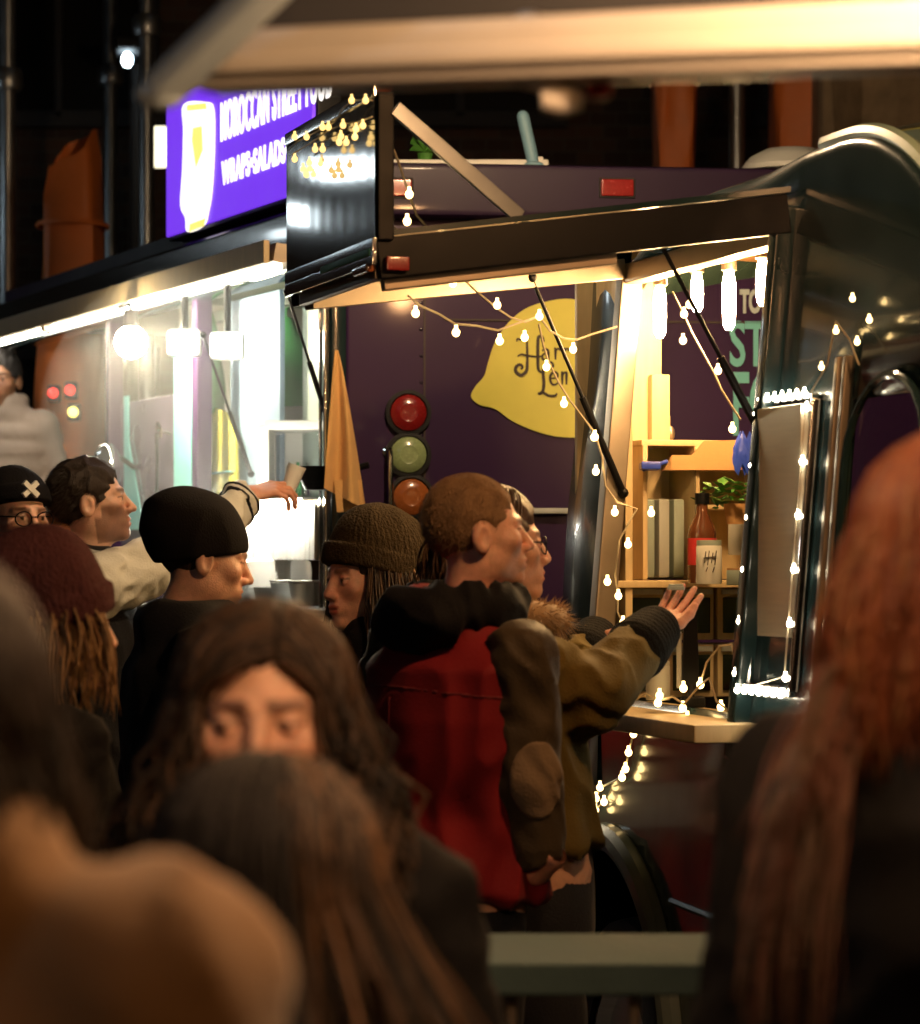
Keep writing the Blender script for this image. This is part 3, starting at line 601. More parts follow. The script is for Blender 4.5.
# interior: pale wooden partition at the far end, ceiling boards, back lining
m = MB(); m.box(V_(-.36, .145, 1.96), (.02, .23, .72), VA, .003); m.box(V_(-.345, .10, 1.42), (.02, .14, .5), VA, .003); m.box(V_(-.33, .245, 1.985), (.03, .05, .19), VA, .004); m.box(V_(-.2, lean(1.8)+.03, 1.8), (.22, .02, 1.04), VA, .003); m.build('inner_lining', M['pale_wood'], VAN)
m = MB(); m.box(V_(-.335, .272, 1.96), (.012, .01, .03), VA, .002); m.ball(V_(-.33, .276, 1.93), (.012, .012, .02), 10, 6); m.build('latch', M['bronze'], VAN)
m = MB()
for i in range(5): m.box(V_(.2, .2+.14*i, 2.385), (1.2, .132, .012), VA, .002)
m.build('ceiling', M['wood'], VAN)
m = MB(); m.box(V_(.4, 1.0, 1.1), (1.5, .9, .06), VA, .01); m.build('floor', M['slate'], VAN)
# counter
m = MB(); m.box(V_(.42, .0, 1.235), (1.04, .3, .04), VA, .005); m.build('counter', M['pale_wood'], VAN)
# wheel
m = MB(); pts = [W_(wx+wr*math.cos(a), wz+wr*math.sin(a), .012) for a in np.linspace(math.pi+.35, -.35, 40)]; m.tube(pts, .035, 10); m.build('wheel_arch', mat('arch_paint', (.12, .15, .14), .35, coat=.6, var=.3), VAN)
m = MB(); P = [[V_(wx+wr*math.cos(a), lean(.9)+w, wz+wr*math.sin(a)) for w in (0.0, .35)] for a in np.linspace(0, math.pi*2, 32)]; m.grid(P); m.prism([V_(wx+wr*math.cos(a), .36, wz+wr*math.sin(a)) for a in np.linspace(0, math.pi*2, 32)], VN*-.02); m.build('wheel_well', M['black'], VAN)
wheel(VAN, V_(wx, .12, .37), VN, .36, .2)
P = [[W_(t_, z, .015+.06*math.sin((t_+.42)/.5*math.pi*.5)*max(0, math.sin((z-.4)/.55*math.pi))) for z in np.linspace(.4, 1.2, 16)] for t_ in np.linspace(-.78, -.36, 10)]
m = MB(); m.grid(P); m.build('mudguard', mat('grey_green_paint', (.1, .13, .115), .3, coat=.7, var=.3), VAN, 60)
def steel_window():
    m_ = mat('brushed_window_steel', (.8, .74, .58), .36, .45, var=.12, vscale=9, stretch=(1, 1, 14), bump=.02, bscale=60); m_.node_tree.nodes['Principled BSDF'].inputs['Anisotropic'].default_value = .75; return m_
# bright metal side window panel edged with lights, cab window
m = MB(); m.box(W_(1.0, 1.63, .006), (.24, .02, .6), VA, .02); mp_ = m.build('side_window', steel_window(), VAN)
m = MB(); 
for a, b_ in (((.87, 1.33), (.87, 1.94)), ((1.13, 1.33), (1.13, 1.94)), ((.87, 1.94), (1.13, 1.94)), ((.87, 1.33), (1.13, 1.33))): m.bar(W_(*a, .012), W_(*b_, .012), .022, .022, .004)
m.build('window_frame', M['chrome'], mp_)
m = MB()
for t_ in (1.225, 1.265): m.bar(W_(t_, 1.25, .006), W_(t_, 2.02, .006), .018, .02, .004, VU)
m.build('door_edge', M['bronze'], VAN)  # bronze bars stand in for tan reflections on the dark side
arch = [(1.29, 1.33), (1.29, 1.8)] + [(1.475+.185*math.cos(a), 1.8+.17*math.sin(a)) for a in np.linspace(math.pi, 0, 12)] + [(1.66, 1.33)]
m = MB(); m.tube([W_(a, b_, .006) for a, b_ in arch], .009, 8); cw = m.build('cab_window', M['van'], VAN)
m = MB(); m.grid([[W_(t_, z, -.01) for z in np.linspace(1.3, 1.97, 6)] for t_ in (1.27, 1.475, 1.68)]); m.build('pane', M['glass_dim'], cw)
m = MB(); m.box(V_(1.5, .35, 1.6), (.05, .06, .8), VA, .01); m.build('cab_post', M['wood'], VAN)
# hatch: shallow tray held level by gas struts
OUT = .915; ZH, ZO = 2.345, 2.22
def Hh(t_, q, dz=0.): return V_(t_, lean(2.33)-OUT*q-.012, ZH+(ZO-ZH)*q+dz)
m = MB(); m.prism([Hh(O0-.05, 0, .05), Hh(O1+.05, 0, .05), Hh(O1+.05, 1, .05), Hh(O0+.24, 1, .05)], (0, 0, .012)); hat = m.build('hatch', M['van'], VAN, 0)
m = MB()
m.bar(Hh(O0-.03, 0, .005), Hh(O0+.26, 1, .005), .03, .075, .004, UP); m.bar(Hh(O1+.03, 0, .005), Hh(O1+.03, 1, .005), .03, .085, .004, UP)
m.bar(Hh(O0+.26, 1, .02), Hh(O1+.03, 1, .02), .03, .05, .004, UP); m.build('skirt', M['black'], hat)
m = MB(); m.bar(Hh(O0+.02, .03, -.02), Hh(O0+.29, .97, -.02), .04, .05, .003, UP); m.bar(Hh(O1-.0, .42, -.035), Hh(O1-.0, .98, -.035), .03, .05, .003, UP); m.bar(Hh(O0+.3, .985, -.02), Hh(O1, .985, -.02), .02, .03, .003, UP); m.build('inner_frame', M['bronze'], hat)
m = MB(); c = Hh(O1+.05, .96, -.01)
m.box(c, (.03, .05, .03), VA, .004); m.build('corner_clip', M['red_lens'], hat)
# upright header on the outer edge
hp = [Hh(O0+.25, 1.0, .045), Hh(O1+.06, 1.0, .045)]
HD = thing('header_panel', 'upright glossy black header on the outer edge of the open van hatch', 'sign panel', (hp[0]+hp[1])/2)
hd = (hp[1]-hp[0]).normalized(); hm = (hp[0]+hp[1])/2; hl = (hp[1]-hp[0]).length
m = MB(); P = [[hp[0]+hd*(hl*q)+UP*(z)+VN*(.013+.00003*math.sin(q*50)+.0006*math.sin(q*5+z*4)) for z in np.linspace(0, .30, 12)] for q in np.linspace(0, 1, 90)]
m.grid(P); hdp = m.build('glossy_sheet', mat('glossy_black_sheet', (.008, .012, .014), .1, var=.3, coat=1., spec=.7), HD, 80)
m = MB(); m.box(hm+UP*.15-VN*.012, (hl, .035, .305), (hd, VN, UP), .004); m.build('board', M['black'], HD)
for z in (-.012, -.04, .306):
    m = MB(); m.bar(hp[0]+UP*z+VN*.012, hp[1]+UP*z+VN*.012, .012, .03, .003, UP); m.build('edge_trim', M['chrome'], HD)
m = MB(); m.bar(hp[0]+UP*-.026+VN*.014+hd*.35, hp[1]+UP*-.026+VN*.014-hd*.02, .014, .016, .003, UP); m.build('green_strip', M['green'], HD)
for px, lab in ((362, 'amber side lamp at the lower corner under the black header'), ):
    c = hp[1]+UP*-.055+VN*.01-hd*.1; m = MB(); m.box(c, (.12, .02, .02), (hd, VN, UP), .005); m.build('amber_lamp', M['amber_lens'], HD)
for z0, q1, nm in ((.27, .42, 'brace'), ):
    a = hp[1]+UP*z0-VN*.03; b_ = Hh(O1+.03, .66, .06); m = MB(); m.bar(a, b_, .012, .032, .002, UP); m.build(nm, M['pole'], HD)
a = hp[0]+UP*.27-VN*.03; b_ = Hh(O0+.2, .66, .06); m = MB(); m.bar(a, b_, .012, .032, .002, UP); m.build('brace', M['alu'], HD)
strut(Hh(O0+.12, .32, -.02), W_(O0+.03, 1.77, -.01), VAN, .009)
strut(Hh(O1-.02, .30, -.02), W_(O1-.02, 1.84, -.01), VAN, .009)
# edison bulbs hanging inside
for i, (px, py0, py1, d, wob) in enumerate(((660, 285, 338, 7.35, 0), (697, 272, 312, 7.45, 0), (729, 270, 330, 6.95, 0), (763, 258, 306, 6.8, 0))):
    lab = ['edison bulb hanging closest to the pale wooden partition', 'edison bulb behind the slanting gas strut of the van hatch', 'longest edison bulb hanging before the cyan lettering', 'edison bulb beside the dark post of the van opening'][i]
    a, b_ = at(px, py0, d), at(px, py1, d); T = thing('edison_bulb', lab, 'light bulb', a, 'edison bulbs hanging in the van'); L_ = (a-b_).length; r = .0155
    m = MB(); m.lathe([(.006, 0), (r*.72, -.008), (r, -.03), (r*1.02, -L_*.6), (r*.9, -L_*.9), (r*.45, -L_), (0, -L_*1.005)], a, 16); m.build('bulb', M['fil'], T)
    m = MB(); m.lathe([(.0, .045), (.012, .044), (.017, .03), (.018, .0), (.012, -.006), (0, -.006)], a, 16); m.build('socket', M['bronze'], T)
    m = MB(); m.tube([a+UP*.044, a+UP*.07+Vector((.004, 0, 0)), Vector((a.x, a.y, 2.375))], .004, 6); m.build('cord', M['black'], T)
# back shelf unit with clear fronted crates
SH = thing('crate_shelf', 'pale wooden shelf unit with clear fronted crates behind the van counter', 'shelf', V_(-.28, .36, 1.2))
def vi(t_, w, z): return V_(t_, w, z)
m = MB(); m.box(vi(-.23, .35, 1.545), (.3, .62, .018), VA, .003); m.build('shelf_board', M['pale_wood'], SH)
for r_ in range(2):
    for c_ in range(4):
        w0 = .09+.135*c_; z0 = 1.255+.145*r_
        m = MB(); m.box(vi(-.28, w0+.065, z0+.07), (.12, .125, .135), VA, .004); cr = m.build('crate', M['pale_wood'], SH)
        m = MB(); m.box(vi(-.216, w0+.065, z0+.065), (.006, .1, .09), VA, .002); m.build('clear_front', M['glass_dim'], cr)
        m = MB(); m.box(vi(-.212, w0+.065, z0+.125), (.008, .11, .014), VA, .002); m.build('label_strip', M['sil'], cr)
# small cabinet with glass door on the shelf
DC = thing('display_cabinet', 'small wooden display cabinet with a glass door on the shelf in the van', 'cabinet', vi(-.28, .3, 1.555))
m = MB(); m.box(vi(-.3, .33, 1.90), (.2, .36, .016), VA, .003); m.box(vi(-.3, .16, 1.725), (.2, .014, .34), VA, .003); m.box(vi(-.3, .30, 1.725), (.2, .014, .34), VA, .003); m.box(vi(-.3, .51, 1.725), (.2, .014, .34), VA, .003); m.box(vi(-.39, .33, 1.725), (.014, .36, .34), VA, .003); m.box(vi(-.32, .40, 1.74), (.16, .2, .012), VA, .003); m.build('carcass', M['pale_wood'], DC)
m = MB(); m.box(vi(-.196, .23, 1.725), (.006, .128, .32), VA, .002); m.build('glass_door', M['glass'], DC)
for i in range(3):
    m = MB(); m.box(vi(-.3, .19+.04*i, 1.66), (.1, .03, .2), VA, .006); m.build('carton', M['cream'] if i != 1 else M['sil'], DC)
# jar, bottle, pots, plant
def jar(px, py, d, r, h, name, label, cat, body_m, cap_m, neck=False, band=None):
    b0 = at(px, py, d); T = thing(name, label, cat, b0); m = MB()
    if neck: m.lathe([(0, 0), (r, 0), (r, h*.55), (r*.9, h*.62), (r*.42, h*.78), (r*.4, h*.9)], b0, 24)
    else: m.lathe([(0, 0), (r*.96, 0), (r, h*.05), (r, h*.84), (r*.92, h*.9), (r*.86, h*.92)], b0, 28)
    m.build('container', body_m, T)
    m = MB(); q0 = h*.88; rr = r*.5 if neck else r*.96; m.lathe([(rr, q0), (rr*1.02, q0+.004), (rr, h), (0, h*1.005)], b0, 24); m.build('cap', cap_m, T)
    if band: m = MB(); m.lathe([(r*1.012, h*.2), (r*1.012, h*.5)], b0, 28); m.build('paper_band', band, T)
    return T
JT = jar(709, 584, 7.2, .031, .105, 'storage_jar', 'white round jar with dark scribbled lettering beside the reaching hand', 'jar', M['white_paint'], M['cream'])
m = MB(); b0 = at(709, 584, 7.2)
for (dx, z0, z1) in ((-.014, .05, .078), (-.006, .045, .08), (.003, .05, .075), (.011, .046, .08), (-.01, .03, .04), (.006, .028, .04)): m.bar(b0+Vector((dx, -.0315, z0)), b0+Vector((dx+.004, -.031, z1)), .0035, .002, 0)
m.bar(b0+Vector((-.016, -.0315, .062)), b0+Vector((.015, -.0315, .066)), .003, .002, 0); m.build('lettering', M['ink'], JT, 0)
jar(702, 583, 7.35, .035, .22, 'sauce_bottle', 'brown bottle with a red band and dark cap behind the white jar', 'bottle', mat('bottle_brown', (.1, .035, .015), .12, coat=.8), M['black'], True, mat('red_band', (.5, .03, .03), .5))
jar(735, 585, 7.1, .02, .04, 'small_pot', 'small pale pot next to the white round jar', 'pot', M['cream'], M['card'])
jar(737, 555, 7.5, .022, .09, 'glass_jar', 'clear jar under the green leaves in the open side of the cabinet', 'jar', M['sil'], M['card'])
T = thing('potted_plant', 'leafy green plant trailing from the top of the wooden display cabinet', 'plant', at(728, 505, 7.4)); o = at(735, 500, 7.4); m = MB()
for i in range(46):
    a = random.uniform(0, 6.28); L_ = random.uniform(.02, .05); b0 = o+Vector((random.uniform(-.07, .04), random.uniform(-.05, .04), random.uniform(-.02, .045))); d = Vector((math.cos(a), math.sin(a)*.6, random.uniform(-.5, .6))).normalized(); s_ = d.cross(UP).normalized(); n_ = s_.cross(d)
    mid = [b0+d*L_*.5+s_*L_*.33+n_*.004, b0+d*L_*.5-s_*L_*.33+n_*.004]; m.add([b0, mid[0], b0+d*L_, mid[1], b0+d*L_*.5-n_*.004], [(0, 1, 4), (1, 2, 4), (2, 3, 4), (3, 0, 4)])
m.build('foliage', M['leaf'], T, 0); m = MB(); m.lathe([(0, 0), (.025, 0), (.034, .05), (.03, .05), (.024, .01)], at(737, 524, 7.42), 18); m.build('pot', M['card'], T)
# cardboard tray and blue bag on the cabinet
m = MB(); P = [(664, 470), (672, 455), (692, 455), (704, 441), (736, 440), (750, 452), (750, 470)]; m.prism([at(x, y, 7.55) for x, y in P], (0, .1, 0)); tag(m.build('card_tray', M['card'], None, 0), 'brown cardboard tray with stepped edge on top of the display cabinet', 'tray')
m = MB(); P = []; c = at(744, 452, 7.45)
for i in range(8):
    z = -.045+.085*i/7; q = math.sin(math.pi*(i+.6)/8.2); P.append([c+Vector((.026*q**.5*math.cos(a)*(1+.2*math.sin(4*a+i)), .012*q**.5*math.sin(a)*(1+.4*math.sin(5*a+2*i)), z+.014*math.sin(3*a+1))) for a in np.linspace(0, 6.2832, 20)])
m.grid(P); tag(m.build('snack_bag', M['blue'], None, 70), 'crumpled shiny blue bag on the cardboard tray', 'bag')
m = MB(); m.box(at(650, 466, 7.5), (.05, .1, .02), bev=.005); m.bar(at(642, 470, 7.5), at(668, 461, 7.5), .014, .01); tag(m.build('blue_wrapper', M['blue'], None), 'flat dark blue wrapper at the partition end of the display cabinet', 'wrapper')
# black phone on a stand, wires, beaker on the counter
T = thing('card_reader', 'tall slim black handset standing on a small foot on the van counter', 'card reader', at(692, 706, 6.85)); m = MB()
sl = [(682, 692), (684, 620), (690, 611), (697, 616), (700, 690)]; m.prism([at(x, y, 6.85) for x, y in sl], (0, .014, 0)); m.build('handset', M['black'], T, 30)
m = MB(); m.box(at(693, 702, 6.85), (.055, .05, .025), bev=.006); m.bar(at(691, 700, 6.85), at(691, 684, 6.86), .02, .014); m.build('stand', M['black'], T); m = MB(); m.box(at(679, 660, 6.87), (.012, .012, .13), bev=.003); m.build('edge', M['sil'], T)
jar(658, 700, 6.9, .028, .09, 'glass_beaker', 'pale drinking glass on the van counter just under the olive sleeve', 'glass', M['sil'], M['sil'])

# ------------------------------------------------------------------ fairy lights
bulb_me = None
def lights(label, group, wires, bulbs, mm, r=.0085, wire_r=.0026):
    """wires: lists of points; bulbs: points with a bulb"""
    global bulb_me
    T = thing('string_lights', label, 'string lights', bulbs[0], group)
    m = MB()
    for w in wires:
        n = len(w)
        if n > 2: w = [Vector(w[max(0, i-1)])*.06+Vector(p)*.88+Vector(w[min(n-1, i+1)])*.06 for i, p in enumerate(w)]
        m.tube(w, wire_r, 5)
    if wires: m.build('wire', M['wire'], T)
    first = None
    for p in bulbs:
        if first is None:
            q = MB(); q.ball(p, (r, r, r*1.1), 10, 8); q.lathe([(r*.45, r*.8), (r*.4, r*1.9), (0, r*1.9)], p, 8); first = q.build('bulb', M[mm], T); p_first = Vector(p)
        else:
            c = first.copy(); C.objects.link(c); c.parent = T; c.location = Vector(p)-p_first; c.rotation_euler = (0, 0, 0)
    return T
def poly(L, d0, d1):
    n = len(L); return [at(x, y, d0+(d1-d0)*i/max(1, n-1)) for i, (x, y) in enumerate(L)]
z2 = lambda L: [(360+x/2.843, 80+y/2.843) for x, y in L]
Wm = poly(z2([(80, 160), (105, 220), (140, 325), (160, 385), (200, 430), (235, 470), (262, 520), (275, 550), (330, 600), (390, 650), (428, 676), (470, 690), (510, 672)]), 6.33, 6.9)
Wb = poly(z2([(135, 612), (175, 645), (225, 665), (270, 696), (330, 698), (392, 714), (450, 690), (510, 672)]), 6.4, 6.9)
Wc = poly(z2([(510, 672), (540, 715), (580, 735), (615, 740), (660, 722), (735, 700)]), 6.9, 7.15)
Wd = poly(z2([(508, 690), (520, 750), (535, 800), (565, 860), (595, 908), (635, 960), (672, 1008)]), 6.9, 7.15)
gb = z2([(140, 325), (134, 402), (235, 470), (264, 578), (390, 640), (158, 663), (273, 718), (397, 742), (510, 672), (468, 732), (606, 766), (530, 816), (580, 920), (668, 1015)])
gd = [6.38, 6.42, 6.55, 6.6, 6.75, 6.45, 6.55, 6.7, 6.88, 6.8, 7.0, 6.95, 7.02, 7.12]
lights('string of fairy lights looping from the black header across the lemon sign', None, [Wm, Wb, Wc, Wd], [at(x, y, d) for (x, y), d in zip(gb, gd)], 'fairy')
z3 = lambda L: [(640+x/4.655, 240+y/4.655) for x, y in L]
L1 = poly(z3([(150, 240), (175, 290), (210, 360), (240, 430), (290, 520), (345, 620), (380, 700), (430, 780), (470, 840)]), 7.0, 6.72)
lights('string of fairy lights trailing down the slanting strut before the cyan letters', None, [L1], [at(x, y, 6.85) for x, y in z3([(200, 468), (363, 608), (430, 880), (230, 300), (205, 345)])], 'fairy')
z4 = lambda L: [(560+x/3.014, 420+y/3.012) for x, y in L]
L2 = poly(z4([(100, 30), (112, 60), (128, 110), (135, 200), (170, 250), (240, 262), (175, 360), (165, 470), (176, 530), (172, 580), (190, 612)]), 7.15, 7.2)
lights('string of fairy lights down the pale inside edge of the van opening', None, [L2], [at(x, y, 7.16) for x, y in z4([(103, 52), (108, 155), (165, 278), (275, 280), (205, 375), (143, 487), (176, 530), (190, 610)])], 'fairy')
L3 = poly(z4([(215, 850), (260, 820), (300, 848), (340, 830), (372, 862), (420, 800), (450, 770), (470, 850), (520, 880), (500, 935)]), 6.85, 6.6)
L4 = poly(z4([(422, 797), (440, 730), (480, 680), (520, 670), (525, 720)]), 6.8, 6.7)
lights('tangle of fairy lights lying on the van counter by the black handset', None, [L3, L4], [at(x, y, 6.78) for x, y in z4([(295, 852), (370, 868), (423, 797), (372, 808), (485, 865), (384, 898), (300, 830)])], 'fairy')
z8 = lambda L: [(460+x/2, 680+y/2) for x, y in L]
def onvan(px, py, out=.015): return ray_plane(px, py, VP0+VN*out, VN)
b8 = z8([(347, 108), (337, 145), (331, 178), (324, 195), (280, 215), (272, 237), (288, 244), (271, 260)])
lights('string of fairy lights drooping below the van counter over the dark side', None, [[onvan(x, y) for x, y in [(636, 714)]+b8[:4]+[(612, 782)]+b8[4:]]], [onvan(x, y, .02) for x, y in b8], 'fairy')
fr = []
for i in range(6): fr.append(W_(.862, 1.36+.112*i, .034))
for i in range(6): fr.append(W_(1.138, 1.36+.112*i, .034))
for i in range(7): fr.append(W_(.88+.04*i, 1.95, .034))
for i in range(7): fr.append(W_(.88+.04*i, 1.325, .034))
lights('string of fairy lights framing the bright steel side window', None, [[W_(.862, 1.325, .03), W_(.862, 1.95, .03), W_(1.138, 1.95, .03), W_(1.138, 1.325, .03), W_(.862, 1.325, .03)]], fr, 'fairy_cool', .0065, .002)
lights('string of fairy lights hanging slack over the van side panel above the steel window', None, [[W_(1.14, 1.95, .03), W_(1.22, 2.0, .03), W_(1.24, 2.1, .03), W_(1.32, 2.05, .03), W_(1.38, 1.99, .03)]], [W_(1.2, 2.0, .035), W_(1.26, 2.07, .035), W_(1.33, 2.13, .035), W_(1.37, 2.04, .035), W_(1.42, 2.08, .035)], 'fairy', .006, .002)
z7 = lambda L: [(270+x/4.655, 80+y/4.655) for x, y in L]
hb = z7([(115, 368), (170, 265), (115, 265), (210, 322), (245, 322), (185, 385), (155, 415), (170, 440), (202, 440), (187, 412), (235, 390), (245, 220), (272, 220), (340, 210), (330, 262), (322, 290), (355, 290), (400, 228), (395, 265), (432, 212), (380, 95), (445, 95)])
hq = [ray_plane(x, y, hp[0]+VN*.045, VN) for x, y in hb]
hw = [ray_plane(x, y, hp[0]+VN*.04, VN) for x, y in z7([(85, 330), (120, 290), (170, 265), (245, 225), (300, 200), (340, 130), (380, 95), (445, 90), (480, 95)])]
hw2 = [ray_plane(x, y, hp[0]+VN*.04, VN) for x, y in z7([(95, 350), (180, 300), (270, 235), (340, 205), (430, 190), (478, 170)])]
lights('bunches of small golden fairy lights draped over the glossy black header', None, [hw, hw2], hq, 'fairy_gold', .0068, .0016)

# two tube lamps assumed out of view, added for the streaks on the header
for i, (xa, xb, y) in enumerate(((330, 374, 166), (284, 320, 214))):
    E = []
    for x in (xa, xb):
        q = ray_plane(x, y, hp[0]+VN*.014, VN); d = (q-Vector((0, 0, EYE))).normalized(); E.append(q+(d-VN*(2*d.dot(VN)))*(7.0+.6*i))
    T = thing('tube_lamp', ['upper tube lamp of the stall beyond the purple truck', 'lower tube lamp of the stall beyond the purple truck'][i], 'lamp', (E[0]+E[1])/2, 'tube lamps of the next stall'); m = MB(); m.tube(E, .055, 12); m.build('tube', M['tube'], T)
    m = MB(); m.bar(E[0]+UP*.06, E[1]+UP*.06, .12, .05, .01, UP)
    for e in E: m.lathe([(.065, -.03), (.065, .03), (0, .03)], e, 12, E[1]-E[0])
    m.tube([(E[0]+E[1])/2+UP*.06, (E[0]+E[1])/2+UP*1.2], .012, 6); m.build('fitting', M['alu'], T)
# ------------------------------------------------------------------ gazebo over the crowd, with unseen lamps
GZ = thing('gazebo', 'blurred aluminium gazebo edge crossing above the crowd, lit warm at one end', 'gazebo', (.3, 2.8, 2.1))
a, b_ = at(205, 64, 3.1), at(1250, 22, 2.55)
m = MB(); m.bar(a, b_, .058, .062, .012, UP); m.bar(a+Vector((0, -.035, -.008)), b_+Vector((0, -.035, -.008)), .014, .018, .004, UP); m.build('beam', M['beam'], GZ)
m = MB(); j = at(540, 53, 2.93); d_ = (b_-a).normalized(); m.bar(j-d_*.012, j+d_*.012, .07, .072, .006, UP); m.build('joint', M['alu'], GZ)
m = MB(); m.lathe([(.0, -.02), (.014, -.018), (.018, 0), (.012, .02), (0, .022)], at(561, 97, 2.9), 14, (1, 0, 0)); m.tube([at(548, 86, 2.9), at(556, 100, 2.9), at(572, 103, 2.9), at(582, 90, 2.9)], .007, 8); m.build('hook', M['beam'], GZ)
m = MB(); m.box(at(598, 90, 2.9), (.026, .02, .018), bev=.005); m.build('red_clip', M['red'], GZ)
m = MB(); m.bar(at(160, 92, 3.05), at(330, -70, 2.9), .045, .032, .01, UP); m.ball(at(160, 94, 3.05), (.026, .02, .016), 12, 8); m.build('brace', mat('pale_blue_enamel', (.42, .52, .6), .35, .2), GZ)  # cool lamp light is put into the brace's pale blue colour
m = MB(); q = at(225, 40, 3.12); m.prism([at(180, 88, 3.14), at(250, -60, 3.14), at(1250, -140, 2.9), at(1250, -30, 2.7)], (0, .01, .012)); m.build('valance', M['slate'], GZ, 0)
for px, lab in ((-120, 1), (1240, 2)):
    p = at(px, 60, 3.1 if lab == 1 else 2.56); m = MB(); m.bar((p.x, p.y, 0), (p.x, p.y, p.z), .05, .05, .008, (0, 1, 0)); m.build('leg', M['beam'], GZ)
# unseen bulbs over the crowd: one assumed for the beam, the rest added fill
def festoon(p, r, lab, mm='festoon'):
    T = thing('festoon_bulb', lab, 'light bulb', p, 'festoon bulbs hanging from the gazebo'); p = Vector(p); m = MB(); m.ball(p, (r, r, r*1.15), 16, 12); m.build('bulb', M[mm], T)
    m = MB(); m.lathe([(r*.5, r*1.0), (r*.55, r*1.2), (r*.5, r*2.2), (0, r*2.25)], p, 14); m.tube([p+UP*r*2.2, p+UP*(r*2.2+.3)], .005, 6); m.build('socket', M['black'], T)
M['festoon_dim'] = emi('festoon_bulb_small', (1, .56, .27), 1200)
festoon((.40, 2.35, 2.3), .032, 'warm festoon bulb hanging before the bright end of the gazebo beam', 'festoon_dim')
festoon((.45, 1.2, 2.6), .03, 'warm festoon bulb over the camera side of the crowd', 'festoon_low')
festoon((.76, 4.75, 2.8), .05, 'warm festoon bulb between the redhead and the serving van')
festoon((.2, 7.5, 3.2), .05, 'pale warm festoon bulb high between the dark van and the purple truck', 'festoon_pale')  # added to brighten the lemon sign and truck rear
# assumed street light out of view, added for cool light on the gazebo brace
T = thing('street_lamp', 'cool white street lamp on a tall post beside the square', 'street lamp', (-3.9, 1.2, 0)); m = MB(); m.tube([(-3.9, 1.2, 0), (-3.9, 1.2, 2.5), (-3.9, 1.2, 4.2), (-3.5, 1.2, 4.5)], [.09, .07, .05, .04], 12); m.build('post', M['slate'], T)
m = MB(); m.box((-3.25, 1.2, 4.52), (.6, .26, .08), bev=.02); m.build('housing', M['slate'], T); m = MB(); m.box((-3.22, 1.2, 4.475), (.44, .18, .012), bev=.003); m.build('diffuser', emi('street_lamp_face', (.72, .9, 1), 40), T)
# plank topped crowd rail between the camera's side and the queue
RL = thing('crowd_rail', 'grey green plank topped rail with upright bars before the man in the red jacket', 'barrier', (.1, 4.26, 0))
m = MB(); m.box((.1, 4.26, 1.03), (2.6, .34, .045), bev=.008); m.build('plank', M['rail'], RL)
m = MB(); m.box((.1, 4.13, .25), (2.6, .04, .05), bev=.008); m.build('frame', M['pole'], RL)
for i in range(15):
    m = MB(); x = -1.12+.17*i; m.tube([(x, 4.13, .25), (x, 4.13, 1.01)], .008, 8); m.build('bar', M['bronze'], RL)
for x in (-1.15, 1.35): m = MB(); m.box((x, 4.22, .5), (.05, .05, 1.0), bev=.008); m.box((x, 4.22, .02), (.06, .5, .04), bev=.01); m.build('leg', M['pole'], RL)
# ------------------------------------------------------------------ people: implicit surfaces meshed by surface nets
def smin(a, b, k): h = np.clip(.5+.5*(b-a)/k, 0, 1); return b+(a-b)*h-k*h*(1-h)
def smax(a, b, k): return -smin(-a, -b, k)
def d_cap(P, a, b, ra, rb):
    a = np.asarray(a, float); ab = np.asarray(b, float)-a; q = [P[i]-a[i] for i in range(3)]
    t = np.clip(sum(q[i]*ab[i] for i in range(3))/max(ab@ab, 1e-9), 0, 1)
    return np.sqrt(sum((q[i]-t*ab[i])**2 for i in range(3)))-(ra+(rb-ra)*t)
def d_ell(P, c, r):
    q = [(P[i]-c[i]) for i in range(3)]; k0 = np.sqrt(sum((q[i]/r[i])**2 for i in range(3))); k1 = np.sqrt(sum((q[i]/r[i]**2)**2 for i in range(3)))
    return k0*(k0-1)/np.maximum(k1, 1e-6)
def d_torso(P, lv):
    """lv: rows (z, cx, cy, rx, ry)"""
    lv = np.array(lv); z = P[2]; f = lambda i: np.interp(z, lv[:, 0], lv[:, i])
    cx, cy, rx, ry = f(1), f(2), f(3), f(4); k = np.sqrt(((P[0]-cx)/rx)**2+((P[1]-cy)/ry)**2)
    d = (k-1)*np.minimum(rx, ry); return smax(d, np.maximum(lv[0, 0]-z, z-lv[-1, 0]), .03)
def folds(P, seed, f, amp, sq=(1, 1, 1)):
    r = np.random.default_rng(seed); n = 0
    for i in range(5):
        k = r.normal(size=3); k /= np.linalg.norm(k); k2 = r.normal(size=3)*f*.45
        n = n+np.sin(f*(.7+.35*i)*sum(k[j]*sq[j]*P[j] for j in range(3))+r.uniform(0, 6)+1.6*np.sin(sum(k2[j]*P[j] for j in range(3))+r.uniform(0, 6)))/(1+.35*i)
    return amp*(np.abs(n)-.9)
